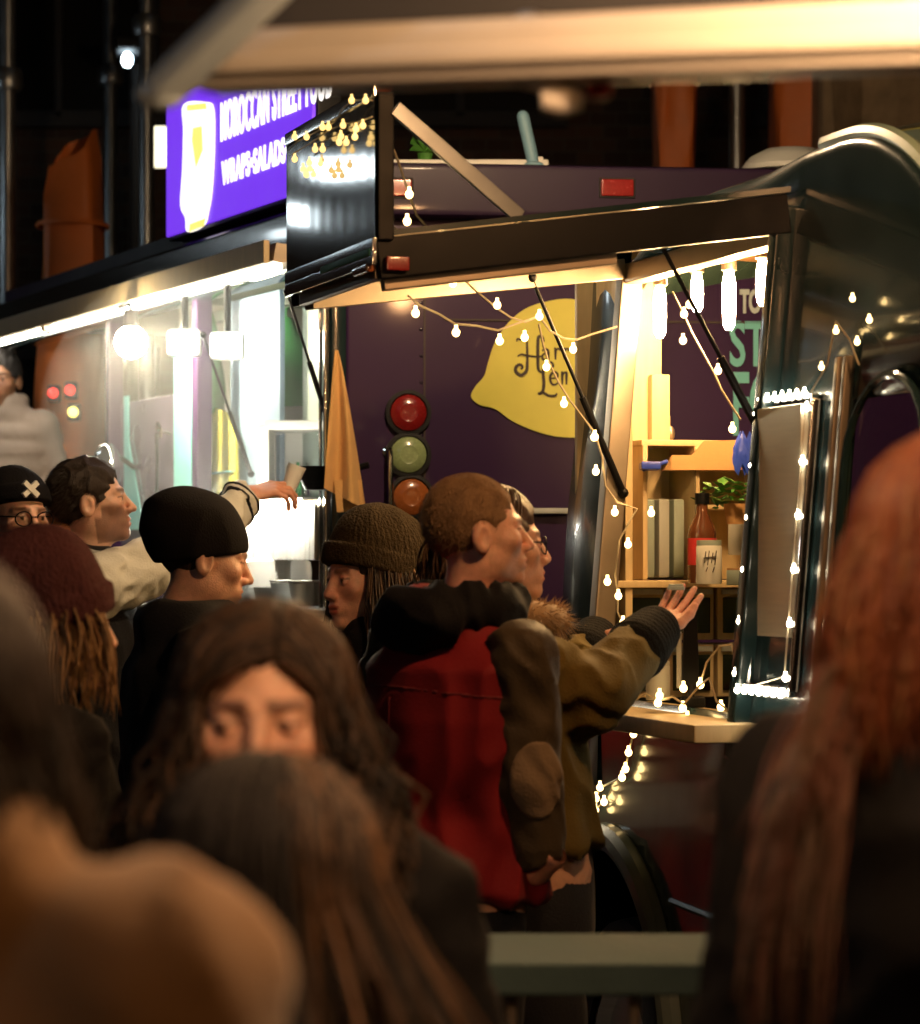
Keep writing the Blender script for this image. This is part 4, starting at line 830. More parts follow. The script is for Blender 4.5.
def nets(fn, lo, hi, h):
    ax = [np.arange(lo[i], hi[i]+h, h, dtype=np.float32) for i in range(3)]; P = np.meshgrid(*ax, indexing='ij'); D = fn(P); n = D.shape
    ins = D < 0; s = np.zeros([x-1 for x in n]+[3]); cnt = np.zeros([x-1 for x in n])
    def sl(o): return tuple(slice(o[i], n[i]-1+o[i]) for i in range(3))
    cor = [(i, j, k) for i in (0, 1) for j in (0, 1) for k in (0, 1)]
    for c in cor:
        for a in range(3):
            if c[a] == 0:
                e = list(c); e[a] = 1; A, Bv = D[sl(c)], D[sl(e)]; x = ins[sl(c)] != ins[sl(e)]; t = np.where(x, A/np.where(x, A-Bv, 1), 0)
                for q in range(3): s[..., q] += np.where(x, c[q]+(t if q == a else 0), 0)
                cnt += x
    use = cnt > 0; idx = -np.ones(use.shape, int); idx[use] = np.arange(use.sum()); g_ = np.argwhere(use)
    V = (g_+s[use]/cnt[use][:, None])*h+np.array(lo); Fq = []
    for a in range(3):
        b, c = (a+1) % 3, (a+2) % 3; st = [slice(0, n[i]) for i in range(3)]; s1 = list(st); s1[a] = slice(0, n[a]-1); s2 = list(st); s2[a] = slice(1, n[a])
        ch = ins[tuple(s1)] != ins[tuple(s2)]; E = np.argwhere(ch)
        ok = (E[:, b] > 0) & (E[:, b] < n[b]-1) & (E[:, c] > 0) & (E[:, c] < n[c]-1); E = E[ok]
        if not len(E): continue
        def cell(db, dc): q = E.copy(); q[:, b] -= db; q[:, c] -= dc; return idx[q[:, 0], q[:, 1], q[:, 2]]
        quad = np.stack([cell(1, 1), cell(0, 1), cell(0, 0), cell(1, 0)], 1); fl = ~ins[E[:, 0], E[:, 1], E[:, 2]]; quad[fl] = quad[fl][:, ::-1]; Fq.append(quad)
    Fq = np.concatenate(Fq) if Fq else np.zeros((0, 4), int)
    return V, Fq
def mesh_of(name, V, Fq, m, parent, col=None):
    me = bpy.data.meshes.new(name); me.from_pydata(np.asarray(V).tolist(), [], np.asarray(Fq).tolist()); me.shade_smooth()
    if col is not None:
        at_ = me.color_attributes.new('col', 'FLOAT_COLOR', 'POINT'); c4 = np.ones((len(V), 4), np.float32); c4[:, :3] = col; at_.data.foreach_set('color', c4.ravel())
    if m: me.materials.append(m)
    o = bpy.data.objects.new(name, me); C.objects.link(o); o.parent = parent; return o

def head_sdf(P, sex, part='skin', eyes_look=0., smile=0.):
    f = sex == 'f'; jw = .88 if f else 1.
    d = d_ell(P, (0, -.018, .03), (.075, .095, .086))
    d = smin(d, d_ell(P, (0, .028, -.03), (.062*(.96 if f else 1), .06, .082)), .03)
    d = smin(d, d_cap(P, (0, .015, -.065), (0, .068, -.098), .042*jw, .02), .03)
    for s in (-1, 1):
        d = smin(d, d_ell(P, (s*.046*jw, .008, -.066), (.018, .03, .026)), .025)
        d = smin(d, d_ell(P, (s*.043, .058, -.022), (.022, .02, .018)), .022)
        d = smin(d, d_cap(P, (s*.014, .083, .019), (s*.045, .068, .018), .009 if not f else .006, .007), .014)
        d = smax(d, -d_ell(P, (s*.032, .094, -.003), (.019, .016, .012)), .012)
    d = smin(d, d_cap(P, (0, .083, .010), (0, .110 if not f else .105, -.034), .0075, .0105), .012)
    for s in (-1, 1): d = smin(d, d_ell(P, (s*.0125, .096, -.039), (.0085, .011, .0085)), .008)
    d = smin(d, d_ell(P, (0, .078, -.066), (.030, .018, .020)), .015)
    d = smin(d, d_ell(P, (0, .090, -.0625), (.022, .010, .0062)), .005); d = smin(d, d_ell(P, (0, .089, -.0745), (.019, .010, .0075)), .006)
    d = smax(d, -d_ell(P, (0, .102, -.0685), (.024, .012, .0016)), .004)
    d = smin(d, d_ell(P, (0, .079, -.100), (.017, .012, .013)), .014)
    for s in (-1, 1):
        e = d_ell(P, (s*.032, .0735, -.003), (.0128, .0128, .0128)); lid = smax(d_ell(P, (s*.032, .0735, -.003), (.0145, .0142, .0142)), .0045-(P[2]+.003), .002); d = np.minimum(smin(d, lid, .004), e)
        ear = smax(d_ell(P, (s*.078, -.014, -.012), (.0115, .021, .032)), -d_ell(P, (s*.088, -.008, -.01), (.008, .011, .02)), .006); d = smin(d, ear, .008)
    d = smin(d, d_cap(P, (0, -.012, -.06), (0, -.035, -.17), .053*(.86 if f else 1), .058*(.88 if f else 1)), .03)
    return d
def head_col(V, sex, beard=0., lips=1., look=0.):
    P = V.T; c = np.ones((len(V), 3))
    def put(mask, col): m = np.clip(mask, 0, 1)[:, None]; c[:] = c*(1-m)+np.array(col)*m
    soft = lambda d, w: 1-np.clip(d/w, 0, 1)
    put(.35*soft(np.maximum(0, d_ell(P, (0, .1, -.036), (.02, .02, .014))), .01), (1, .72, .66))
    for s in (-1, 1): put(.3*soft(np.maximum(0, d_ell(P, (s*.042, .07, -.03), (.018, .02, .018))), .012), (1, .72, .66))
    for s in (-1, 1): put(.4*soft(np.maximum(0, d_ell(P, (s*.032, .085, -.014), (.016, .02, .006))), .006), (.72, .6, .58))
    if beard: put(beard*soft(np.maximum(0, P[2]+.046-.02*np.abs(P[0])/.06+np.where(P[1] < .02, .03, 0)), .012)*(P[2] > -.118)*(P[1] > .0), (.28, .22, .2))
    put(lips*soft(np.maximum(0, np.minimum(d_ell(P, (0, .092, -.0635), (.022, .012, .006)), d_ell(P, (0, .092, -.0745), (.019, .012, .007)))), .002), (.8, .42, .4) if sex == 'f' else (.86, .6, .56))
    for s in (-1, 1):
        put(.85*soft(np.maximum(0, d_cap(P, (s*.015, .088, .019), (s*.046, .073, .021), .0045, .003)), .005), (.16, .11, .09))
        e = np.sqrt((P[0]-s*.032)**2+(P[1]-.0735)**2+(P[2]+.003)**2); w = (e < .0132) & (P[2] < .0025); put(w*1., (1.25, 1.25, 1.3))
        ir = np.sqrt((P[0]-s*.032-look)**2+(P[2]+.003)**2); put((w & (ir < .0062))*1., (.07, .045, .03)); put(((e < .0155) & (e >= .0129) & (np.abs(P[2]-.002) < .0025))*.8, (.12, .09, .08))
    return c
def rot_zx(yaw, pitch, roll=0.):
    return np.array(Matrix.Rotation(yaw, 3, 'Z') @ Matrix.Rotation(pitch, 3, 'X') @ Matrix.Rotation(roll, 3, 'Y'))

def hand_mesh(wrist, aim, palm, side, curl=.35, spread=1., k=1., h=.0035, thumb=1.):
    """wrist point, aim direction of fingers, palm: way the palm faces; side +1: right hand"""
    lens = [(.042, .026, .021), (.046, .029, .022), (.043, .027, .021), (.033, .020, .019)]; xs = [.030, .010, -.010, -.028]; ys = [.088, .094, .090, .080]
    curls = curl if hasattr(curl, '__len__') else [curl]*4; seg = []
    for i in range(4):
        p = np.array([xs[i], ys[i], 0.]); seg.append((np.array([xs[i]*.55, .01, 0]), p, .0125, .0105)); an = 0; sx = (xs[i]*.9)*spread*1.2
        for j, L_ in enumerate(lens[i]):
            an += curls[i]*(1, 1.25, .9)[j]; q = p+np.array([sx*L_/.1*.6, math.cos(an), -math.sin(an)])*[1, L_, L_]; r0 = (.0095, .0085, .0078)[j]*(.88 if i == 3 else 1); seg.append((p, q, r0, r0*.92)); p = q
    t = [np.array(x) for x in ((.018, .012, -.006), (.047, .046, -.018), (.056, .074, -.03*thumb), (.056, .098, -.040*thumb))]
    tseg = [(t[0], t[1], .0155, .0125), (t[1], t[2], .0115, .0105), (t[2], t[3], .0102, .0085)]
    def fn(P):
        pal = None
        for a, b, r0, r1 in seg[0::4]: x = d_cap(P, a, b, r0, r1); pal = x if pal is None else smin(pal, x, .010)
        pal = smin(pal, d_ell(P, (.0, .045, -.002), (.036, .045, .0125)), .01); d = smin(pal, d_cap(P, (0, -.045, 0), (0, .012, 0), .025, .024), .02)
        fin = None
        for i in range(4):
            ff = None
            for a, b, r0, r1 in seg[i*4+1:i*4+4]: x = d_cap(P, a, b, r0, r1); ff = x if ff is None else smin(ff, x, .004)
            fin = ff if fin is None else np.minimum(fin, ff)
        d = smin(d, fin, .006); th = None
        for a, b, r0, r1 in tseg: x = d_cap(P, a, b, r0, r1); th = x if th is None else smin(th, x, .005)
        return smin(d, th, .008)
    V, Fq = nets(fn, (-.06, -.06, -.12), (.085, .215, .035), h)
    V = V*k; y = np.array(Vector(aim).normalized()); z = -np.array(palm, float); z = z-y*(z@y); z /= np.linalg.norm(z); x = np.cross(z, y)*side
    if side > 0: Fq = Fq[:, ::-1]
    return V@np.stack([x, y, z])+np.array(wrist), Fq

SK = {}
def skin(name, col): SK[name] = mat('skin_'+name, col, .42, var=.28, vscale=55, sss=.22, vcol=True, bump=.22, bscale=300); return SK[name]
skin('fair', (.70, .40, .29)); skin('light', (.64, .37, .26)); skin('tan', (.46, .24, .15)); skin('brown', (.28, .14, .08))
def cloth(name, col, rough=.75, var=.25, vs=9, bump=.25, bs=180, sheen=.05, coat=0., spec=.22): M[name] = mat(name, col, rough, var=var, vscale=vs, bump=bump, bscale=bs, sheen=sheen, coat=coat, spec=spec); return M[name]
cloth('red_jacket', (.20, .008, .012), .7, bump=.12); cloth('brown_sleeve', (.06, .042, .022), .62, bump=.18); cloth('patch_cloth', (.2, .14, .085), .7); cloth('black_coat', (.0065, .006, .007), .85, sheen=.02); cloth('navy_coat', (.012, .013, .017), .8, sheen=.02)
cloth('olive_parka', (.12, .085, .02), .8, sheen=.0); cloth('tan_coat', (.24, .135, .058), .85, sheen=.4); cloth('white_puffer', (.34, .27, .23), .55); cloth('grey_sweat', (.36, .36, .33), .85); cloth('white_sleeve', (.66, .63, .54), .6)
cloth('dark_trouser', (.016, .017, .022), .8); cloth('maroon', (.16, .02, .025), .8); cloth('brown_hood', (.07, .036, .018), .8); cloth('shoe', (.02, .018, .016), .5)
M['fur'] = mat('fur_trim', (.42, .27, .13), .85, var=.4, vscale=60, sheen=.5)
M['beanie_black'] = rib_mat('black_knit', (.010, .009, .010), .95, 260, .2); M['beanie_brown'] = rib_mat('brown_knit', (.04, .028, .015), .95, 170, .7); M['beanie_mauve'] = rib_mat('mauve_knit', (.10, .04, .045), .95, 200, .6); M['rib_black'] = rib_mat('black_rib', (.009, .009, .009), .95, 220, .3); M['hair_matte'] = mat('hair_matte', (.006, .004, .003), .9, spec=.08, bump=.5, bscale=80, stretch=(4, 4, .6))
def hair_mat(n, c, rough=.42): M[n] = mat(n, c, rough, var=.35, vscale=14, spec=.4, sheen=.0, bump=.5, bscale=90, stretch=(4, 4, .6)); return M[n]
hair_mat('hair_dark', (.026, .015, .009), .5); hair_mat('hair_black', (.010, .008, .008), .75); hair_mat('hair_brown', (.075, .038, .018)); hair_mat('hair_short', (.24, .145, .075), .8); hair_mat('hair_blond', (.34, .2, .085)); hair_mat('hair_red', (.135, .036, .012)); hair_mat('hair_red_dark', (.085, .022, .008)); hair_mat('hair_highlight', (.19, .095, .04))

class Person:
    def __init__(s, label, px, d, top_py, heading, sex='m', head_px=None, head_d=0., yaw=0., pitch=0., roll=0., skin='fair', hat=.0, floor=0., group=None, headk=1., beard=0., look=0., stoop=0., hh=.0045):
        s.root = thing('person', label, 'person', ((px-CX)/F*d, d, floor), group); s.root.rotation_euler = (0, 0, heading); s.hd = heading; s.d = d; s.sex = sex; s.hk = headk
        s.R = np.array(Matrix.Rotation(heading, 3, 'Z')); s.T = np.array(s.root.location); s.H = EYE+(HY-top_py)*d/F-hat-floor; s.k = (s.H+stoop)/1.75
        hp_ = at(head_px if head_px is not None else px, 0, d+head_d); hl_ = s.loc(hp_); hz = s.H-.115*headk
        s.hc = np.array([hl_[0], hl_[1], hz]); s.hR = rot_zx(yaw, pitch, roll); s.lean = s.hc[:2]-np.array([0, .03]); s.skin = SK[skin]; s.parts = []; k = s.k
        V, Fq = nets(lambda P: head_sdf(P, sex), (-.10, -.125, -.185), (.10, .13, .125), hh); col = head_col(V, sex, beard, look=look); V = (V*headk)@s.hR.T+s.hc; s.add(V, Fq, col)
    def loc(s, w): return (np.array(w)-s.T)@s.R
    def px(s, x, y, d): return s.loc(at(x, y, d))
    def add(s, V, Fq, col=None): s.parts.append((V, Fq, np.ones((len(V), 3)) if col is None else col))
    def h2b(s, p): return (np.asarray(p, float)*s.hk)@s.hR.T+s.hc
    def levels(s, L):
        """unit-height rows (z, rx, ry, dy) -> levels leaning towards the head"""
        out = []
        for z, rx, ry, dy in L:
            q = max(0, (z-.85)/.65)**1.3; out.append((z*s.k, s.lean[0]*q, s.lean[1]*q+dy*s.k, rx*s.k, ry*s.k))
        return out
    def sh(s, side, w=.185): q = max(0, (1.41-.85)/.65)**1.3; return np.array([s.lean[0]*q+side*w*s.k, s.lean[1]*q-.01, 1.405*s.k])
    def arm(s, side, elbow=None, wrist=None, w=.185):
        a = s.sh(side, w); q = s.lean*.55
        e = np.array([q[0]+side*.245*s.k, q[1]-.05, 1.12*s.k]) if elbow is None else np.array(elbow); wr = np.array([q[0]*.8+side*.235*s.k, q[1]*.8+.07, .88*s.k]) if wrist is None else np.array(wrist); return a, e, wr
    def piece(s, name, fn, lo, hi, h, m, parent=None, col=None):
        V, Fq = nets(fn, lo, hi, h); return mesh_of(name, V, Fq, m, parent or s.root)
    def hpiece(s, name, fn, lo, hi, h, m, parent=None):
        V, Fq = nets(fn, lo, hi, h); return mesh_of(name, (V*s.hk)@s.hR.T+s.hc, Fq, m, parent or s.root)
    def box(s, *pts, pad=.1):
        a = np.array(pts); return a.min(0)-pad, a.max(0)+pad
    def clothe(s, arms, m, sleeve_m=None, hem=.80, girth=1., r=(.073, .060, .047), seed=1, fold=.006, h=.009, w=.185, collar=.03, collar_r=.082, puff=0., split=False, trousers='dark_trouser', hemw=1.0, ff=24, name='jacket', collar_z=1.49, sfold=1.15):
        k = s.k; gx = girth; s.arms = arms
        L = [(hem, .2*gx*hemw, .15*gx*hemw, .0), (.95, .2*gx, .148*gx, .0), (1.1, .185*gx, .138*gx, 0), (1.28, .2*gx, .146*gx, -.005), (1.38, .19*gx, .128*gx, -.012), (1.44, .14, .105, -.015), (1.49, .085, .09, -.01), (1.52, .07, .08, -.005)]
        lv = s.levels(L); q = max(0, (collar_z-.85)/.65)**1.3; nc = np.array([s.lean[0]*q, s.lean[1]*q-.015, collar_z*k])
        def sleeve(P, i, ex=0.):
            a, e, wr = arms[i]; d = smin(d_cap(P, a, e, r[0]*k+ex, r[1]*k+ex), d_cap(P, e, wr, r[1]*k+ex, r[2]*k+ex), .03)
            d = smax(d, sum((P[j]-wr[j])*((wr-e)/np.linalg.norm(wr-e))[j] for j in range(3)), .01)
            return d+folds(P, seed+3+i, 46, fold*sfold)
        def trunk(P):
            d = d_torso(P, lv)
            if collar: 
                c = np.sqrt((np.sqrt((P[0]-nc[0])**2+(P[1]-nc[1])**2)-collar_r*k)**2+((P[2]-nc[2])*.75)**2)-collar; d = smin(d, c, .03)
            if puff: d = d-puff*np.abs(np.sin(P[2]*math.pi/.075))**.5
            return d+folds(P, seed, ff, fold, (1, 1, .45))
        s.sleeve = sleeve; s.trunk = trunk
        def all_(P):
            d = trunk(P)
            for i in range(len(arms)): d = smin(d, sleeve(P, i), .045*k)
            return d
        lo0 = np.array([-.3*gx*k-.05, -.25*gx*k-.05, hem*k-.03]); hi0 = np.array([.3*gx*k+.05, .25*gx*k+.05, 1.56*k+.04])
        pts = [p for a in arms for p in a]; lx = np.array([s.lean[0], s.lean[1], 0]); lo0 = np.minimum(lo0, lo0+lx); hi0 = np.maximum(hi0, hi0+lx)
        if split:
            s.jk = s.piece(name, trunk, lo0, hi0, h, M[m])
            s.sl = []
            for i, a in enumerate(arms): lo, hi = s.box(*a, pad=.12); s.sl.append(s.piece('sleeve', lambda P, i=i: sleeve(P, i), lo, hi, h, M[sleeve_m or m], s.jk))
        else:
            lo = np.minimum(lo0, np.array(pts).min(0)-.11); hi = np.maximum(hi0, np.array(pts).max(0)+.11); s.jk = s.piece(name, all_, lo, hi, h, M[m])
        # body under the clothes
        bl = [(z, cx, cy, rx*.82, ry*.8) for z, cx, cy, rx, ry in lv]; hipz = .93*k
        def bd(P):
            d = d_torso(P, [((hem if hem < .85 else .85)*k, 0, 0, .15*k, .11*k)]+bl[1:])
            for a, e, wr in arms: d = smin(d, smin(d_cap(P, a, e, .05*k, .042*k), d_cap(P, e, wr, .04*k, .026*k), .02), .03)
            for sd in (-1, 1): d = smin(d, smin(d_cap(P, (sd*.09*k, 0, .9*k), (sd*.1*k, .02, .5*k), .07*k, .05*k), d_cap(P, (sd*.1*k, .02, .5*k), (sd*.105*k, -.02, .08), .05*k, .035*k), .02), .04)
            return d
        lo = np.minimum(lo0, np.array(pts).min(0)-.08); lo[2] = .03; hi = np.maximum(hi0, np.array(pts).max(0)+.08); V, Fq = nets(bd, lo, hi, .022); s.add(V, Fq)
        def tr_(P):
            d = d_torso(P, [(.78*k, 0, 0, .165*k, .12*k), (.95*k, 0, 0, .17*k, .125*k), (1.02*k, 0, 0, .16*k, .12*k)])
            for sd in (-1, 1): d = smin(d, smin(d_cap(P, (sd*.09*k, 0, .88*k), (sd*.1*k, .02, .5*k), .09*k, .068*k), d_cap(P, (sd*.1*k, .02, .5*k), (sd*.105*k, -.02, .07), .066*k, .055*k), .02), .03)
            return d+folds(P, seed+9, 20, .005)
        s.piece('trousers', tr_, (-.3, -.22, .02), (.3, .24, 1.05*k), .016, M[trousers])
        for sd in (-1, 1):
            c = sd*.105*k
            s.piece('shoe', lambda P: smax(smin(d_cap(P, (c, -.06, .045), (c, .12, .035), .045, .04), d_cap(P, (c, -.04, .05), (c, -.03, .11), .045, .045), .03), .004-P[2], .008), (c-.07, -.13, -.01), (c+.07, .19, .17), .011, M['shoe'])
    def hand(s, i, aim=None, palm=None, curl=.35, spread=1., k=None, h=.0042, thumb=1.):
        a, e, wr = s.arms[i]; f = (wr-e)/np.linalg.norm(wr-e); aim = f if aim is None else np.array(aim, float); palm = (-(np.sign(a[0]) or 1), .0, 0) if palm is None else palm
        V, Fq = hand_mesh(wr+f*.005, aim, palm, 1 if i == 0 else -1, curl, spread, k or s.k*(.92 if s.sex == 'f' else 1), h, thumb); s.add(V, Fq, np.ones((len(V), 3))*np.array([1, .82, .78]))
    def finish(s):
        Vs, Fs, Cs, n = [], [], [], 0
        for V, Fq, c in s.parts: Vs.append(V); Fs.append(Fq+n); Cs.append(c); n += len(V)
        s.body = mesh_of('body', np.concatenate(Vs), np.concatenate(Fs), s.skin, s.root, np.concatenate(Cs))
    # --- head wear and hair (in the head's own frame)
    def beanie(s, m, tilt=.28, low=-.005, ext=.018, slouch=0., cuff=True, h=.005, rib=1.):
        c = (0, -.018, .035); up = .0+slouch
        def base(P, e): 
            d = d_ell(P, c, (.078+e, .098+e, .09+e+up*.4))
            if slouch: d = smin(d, d_ell(P, (0, -.085, .07), (.075, .075, .07)), .05)
            return d
        def fn(P):
            pl = low+tilt*P[1]-P[2]; d = base(P, ext)+.0013*rib*np.cos(np.arctan2(P[0], P[1]+.02)*44)+folds(P, 5, 26, .0042)
            d = smax(d, pl, .008)
            if cuff: d = smin(d, smax(base(P, ext+.006), np.abs(P[2]-low-tilt*P[1]-.026)-.026, .008), .004)
            return d
        return s.hpiece('beanie', fn, (-.13, -.2, -.1), (.13, .14, .19+up*.1), h, M[m])
    def cap_hair(s, m, ext=.008, c_=.026, nape=-.075, noise=.004, h=.005, name='hair', front=1.):
        def fn(P):
            d = d_ell(P, (0, -.019, .032), (.075+ext, .095+ext, .087+ext)); d = d+folds(P, 11, 70, noise); d = smax(d, P[1]*.8*front-P[2]*.6-c_+.006*np.sin(P[0]*160+2*np.sin(P[2]*90))+.004*np.sin(P[2]*210+P[0]*70), .006); d = smax(d, nape-P[2], .012)
            for q in (-1, 1): d = smax(d, -d_ell(P, (q*.08, -.008, -.012), (.022, .026, .037)), .008)
            return d
        return s.hpiece(name, fn, (-.12, -.15, -.13), (.12, .12, .16), h, M[m])
    def short_strands(s, m, n=2600, L_=.011, c_=.022, nape=-.075, parent=None, r=.0007):
        g_ = np.random.default_rng(3); t = MB(); cnt = 0
        while cnt < n:
            v = g_.normal(size=3); v /= np.linalg.norm(v); p = np.array([0, -.019, .032])+v*np.array([.081, .101, .093])
            if p[1]*.8-p[2]*.6 > c_ or p[2] < nape or (abs(p[0]) > .06 and abs(p[1]+.008) < .026 and p[2] < .02): continue
            d = v*.25+np.array([.0, -.55, -.35])+g_.normal(size=3)*.16; d /= np.linalg.norm(d); x = np.cross(d, v); x /= np.linalg.norm(x)+1e-9; tip = p+d*L_*g_.uniform(.6, 1.4)
            q = [s.h2b(p-x*r), s.h2b(p+x*r), s.h2b(p+v*r), s.h2b(tip)]; t.add(q, [(0, 1, 3), (1, 2, 3), (2, 0, 3)]); cnt += 1
        return t.build('hair_strands', M[m], parent or s.root, 0, True)
    def long_hair(s, ms, n=420, length=.32, part_x=0., face=62, spread=.05, wave=.010, wf=22., r=.0022, seed=2, side_bias=0., m_prob=None, rim=(.086, .108, .096), top_y=(-.06, .06), pts=15, name='hair', start=0., azr=None, push=.0, wind=(0, 0), right_only=False):
        g_ = np.random.default_rng(seed); T_ = [MB() for _ in ms]; yaw = math.atan2(-s.hR[0, 1], s.hR[1, 1]); cy, sy = math.cos(yaw), math.sin(yaw)
        for i in range(n):
            az = math.radians(g_.uniform(*(azr or (face, 360-face)))); sd = 1 if az < math.pi else -1
            root = np.array([part_x+sd*.003, g_.uniform(*top_y), .0]); root[2] = rim[2]*math.sqrt(max(.05, 1-(root[0]/rim[0])**2-((root[1])/rim[1])**2))
            e = g_.uniform(0, .012); ends = np.array([sd*abs(math.sin(az))*(rim[0]+e), math.cos(az)*(rim[1]+e), -.012+g_.uniform(-.02, .02)]); v0, v1 = root/np.array(rim), ends/(np.array(rim)+e); th = math.acos(np.clip(v0@v1/np.linalg.norm(v0)/np.linalg.norm(v1), -1, 1)); P = []
            for q in np.linspace(start, 1, pts//2):
                v = (math.sin((1-q)*th)*v0/np.linalg.norm(v0)+math.sin(q*th)*v1/np.linalg.norm(v1))/max(1e-4, math.sin(th)); P.append(s.h2b(v*(np.array(rim)+e*q)+np.array([0, -.018, .032])))
            end = P[-1]; o = end[:2]-s.hc[:2]-np.array([-sy, cy])*-.018; o = o/(np.linalg.norm(o)+1e-6); L_ = length*g_.uniform(.7, 1.08); ph = g_.uniform(0, 6.28); ph2 = g_.uniform(0, 6.28); sp = spread*g_.uniform(.4, 1.3)
            for q in np.linspace(0, 1, pts-pts//2+1)[1:]:
                a = wave*math.sin(wf*q*L_+ph)*min(1, q*3); b = wave*math.sin(wf*1.1*q*L_+ph2)*min(1, q*3); z = end[2]-L_*q; out = sp*math.sin(q*1.6)+push*q
                P.append(np.array([end[0]+o[0]*out+a-o[1]*b*.6+wind[0]*q*q, end[1]+o[1]*out+b+wind[1]*q*q, z]))
            j = 0 if len(ms) == 1 or (right_only and (az < .85 or az > 2.75)) else (g_.choice(len(ms), p=m_prob)); rr = r*g_.uniform(.6, 1.3); T_[j].tube([Vector(p) for p in P], [rr*.7]+[rr]*(len(P)-3)+[rr*.7, rr*.2], 4, False)
        first = None
        for t, mm in zip(T_, ms):
            if t.v: o_ = t.build(name if first is None else 'hair_strands', M[mm], first or s.root, 170, True); first = first or o_
        return first
    def fur(s, center, rad, tube_r, n=1400, L_=.03, m='fur', arc=(0, 2*math.pi), tilt=0., name='fur_collar', seed=4):
        """furry ring around the neck"""
        g_ = np.random.default_rng(seed); c = np.array(center); t = MB(); ring = [c+np.array([rad[0]*math.cos(a), rad[1]*math.sin(a), tilt*math.sin(a)]) for a in np.linspace(*arc, 40)]
        t.tube([Vector(p) for p in ring], tube_r*.8, 10)
        for i in range(n):
            a = g_.uniform(*arc); p = c+np.array([rad[0]*math.cos(a), rad[1]*math.sin(a), tilt*math.sin(a)]); v = g_.normal(size=3); v /= np.linalg.norm(v); p0 = p+v*tube_r*.7; d = v+g_.normal(size=3)*.35+np.array([0, 0, -.1]); d /= np.linalg.norm(d); x = np.cross(d, g_.normal(size=3)); x /= np.linalg.norm(x); y = np.cross(d, x); L2 = L_*g_.uniform(.5, 1.2); q = [p0+x*.0016, p0-x*.0008+y*.0014, p0-x*.0008-y*.0014, p0+d*L2+np.array([0, 0, -.25*L2])]
            t.add(q, [(0, 1, 3), (1, 2, 3), (2, 0, 3)])
        return t.build(name, M[m], s.root, 60, True)
R90 = math.radians
# man in the red jacket
p = Person('man in a red jacket with brown sleeves and a tan elbow patch, short hair', 448, 5.9, 477, R90(-50), head_px=478, headk=.95, yaw=R90(-25), pitch=R90(4), skin='fair', beard=.2, hh=.0035)
ra = p.arm(1, p.px(528, 778, 5.74), p.px(540, 866, 5.75), w=.18); la = p.arm(-1)
p.clothe([ra, la], 'red_jacket', 'brown_sleeve', hem=.93, girth=1.14, r=(.071, .062, .051), seed=12, fold=.008, sfold=.7, h=.008, w=.18, split=True, collar=.034, collar_r=.084, hemw=.98, ff=26)
k = p.k
hz = np.array([p.lean[0]*.95, p.lean[1]*.95-.045, 1.475*k])
hood = lambda P: smin(np.sqrt((np.sqrt((P[0]-hz[0])**2+((P[1]-hz[1]-.03)*.95)**2)-.098)**2+((P[2]-hz[2]-.02)*.75)**2)-.036, d_ell(P, hz+np.array([0, -.075, -.005]), (.12, .06, .065)), .03)+folds(P, 8, 38, .008)
p.piece('hood', hood, hz-.24, hz+.24, .007, M['black_coat'], p.jk)
e_ = p.arms[0][1]; out_ = p.loc(np.array(p.T)+0)-0
nv = p.R.T@np.array([.30, -1, .0]); nv = nv/np.linalg.norm(nv); pc = e_+nv*.062+np.array([0, 0, .0])
p.piece('elbow_patch', lambda P: smax(p.sleeve(P, 0)-.004, np.sqrt(((P[0]-pc[0])/.055)**2+((P[1]-pc[1])/.055)**2+((P[2]-pc[2])/.075)**2)*.055-.055, .004), pc-.11, pc+.11, .005, M['patch_cloth'], p.sl[0])
wl = lambda P: P[2]-1.335*p.k-.012*np.cos(P[0]*9)
for nm_, pl_ in (('yoke_seam', wl), ('back_seam', lambda P: np.where(P[2] < 1.33*p.k, P[0]-p.lean[0]*.5, 1.))): p.piece(nm_, lambda P: smax(smax(p.trunk(P)-.0022, np.abs(pl_(P))-.0035, .001), P[1]-p.lean[1]*.6-.03, .001), np.array([-.26, -.32, .93]), np.array([.3, .1, 1.46]), .005, M['maroon'], p.jk)
p.cap_hair('hair_short', .004, .018, -.082, .0025, .0045); p.short_strands('hair_short', 7000, .006, .016, -.082, r=.0006)
p.hand(0, aim=p.R.T@np.array([-.55, .65, -.6]), curl=.55); p.hand(1, curl=.5); p.finish()
# woman in the olive parka
p = Person('woman in an olive parka with a fur collar reaching one hand to the van counter', 533, 6.25, 489, R90(-78), 'f', head_px=497, yaw=R90(0), pitch=R90(2), skin='light', hh=.004)
ra = p.arm(1, p.px(592, 694, 6.12), p.px(646, 640, 6.33), w=.17); la = p.arm(-1, p.px(565, 690, 6.55), p.px(590, 648, 6.75), w=.17)
p.clothe([ra, la], 'olive_parka', hem=1.0, girth=1.12, r=(.078, .072, .056), seed=21, fold=.007, h=.008, w=.17, collar=.03, hemw=1.1)
for i in (0, 1):
    a, e, wr = p.arms[i]; f = (wr-e)/np.linalg.norm(wr-e)
    p.piece('cuff', lambda P: d_cap(P, wr-f*.045, wr+f*.04, .068, .056)+.0012*np.sin(sum(P[j]*f[j] for j in range(3))*380), wr-.13, wr+.13, .005, M['rib_black'], p.jk)
p.fur(np.array([p.lean[0]*.95, p.lean[1]*.95+.02, 1.50*p.k]), (.115, .125), .036, 2600, .032, tilt=-.02)
p.long_hair(['hair_brown'], 260, .14, spread=.02, seed=5, face=70); p.cap_hair('hair_brown', .010, .024, -.085)
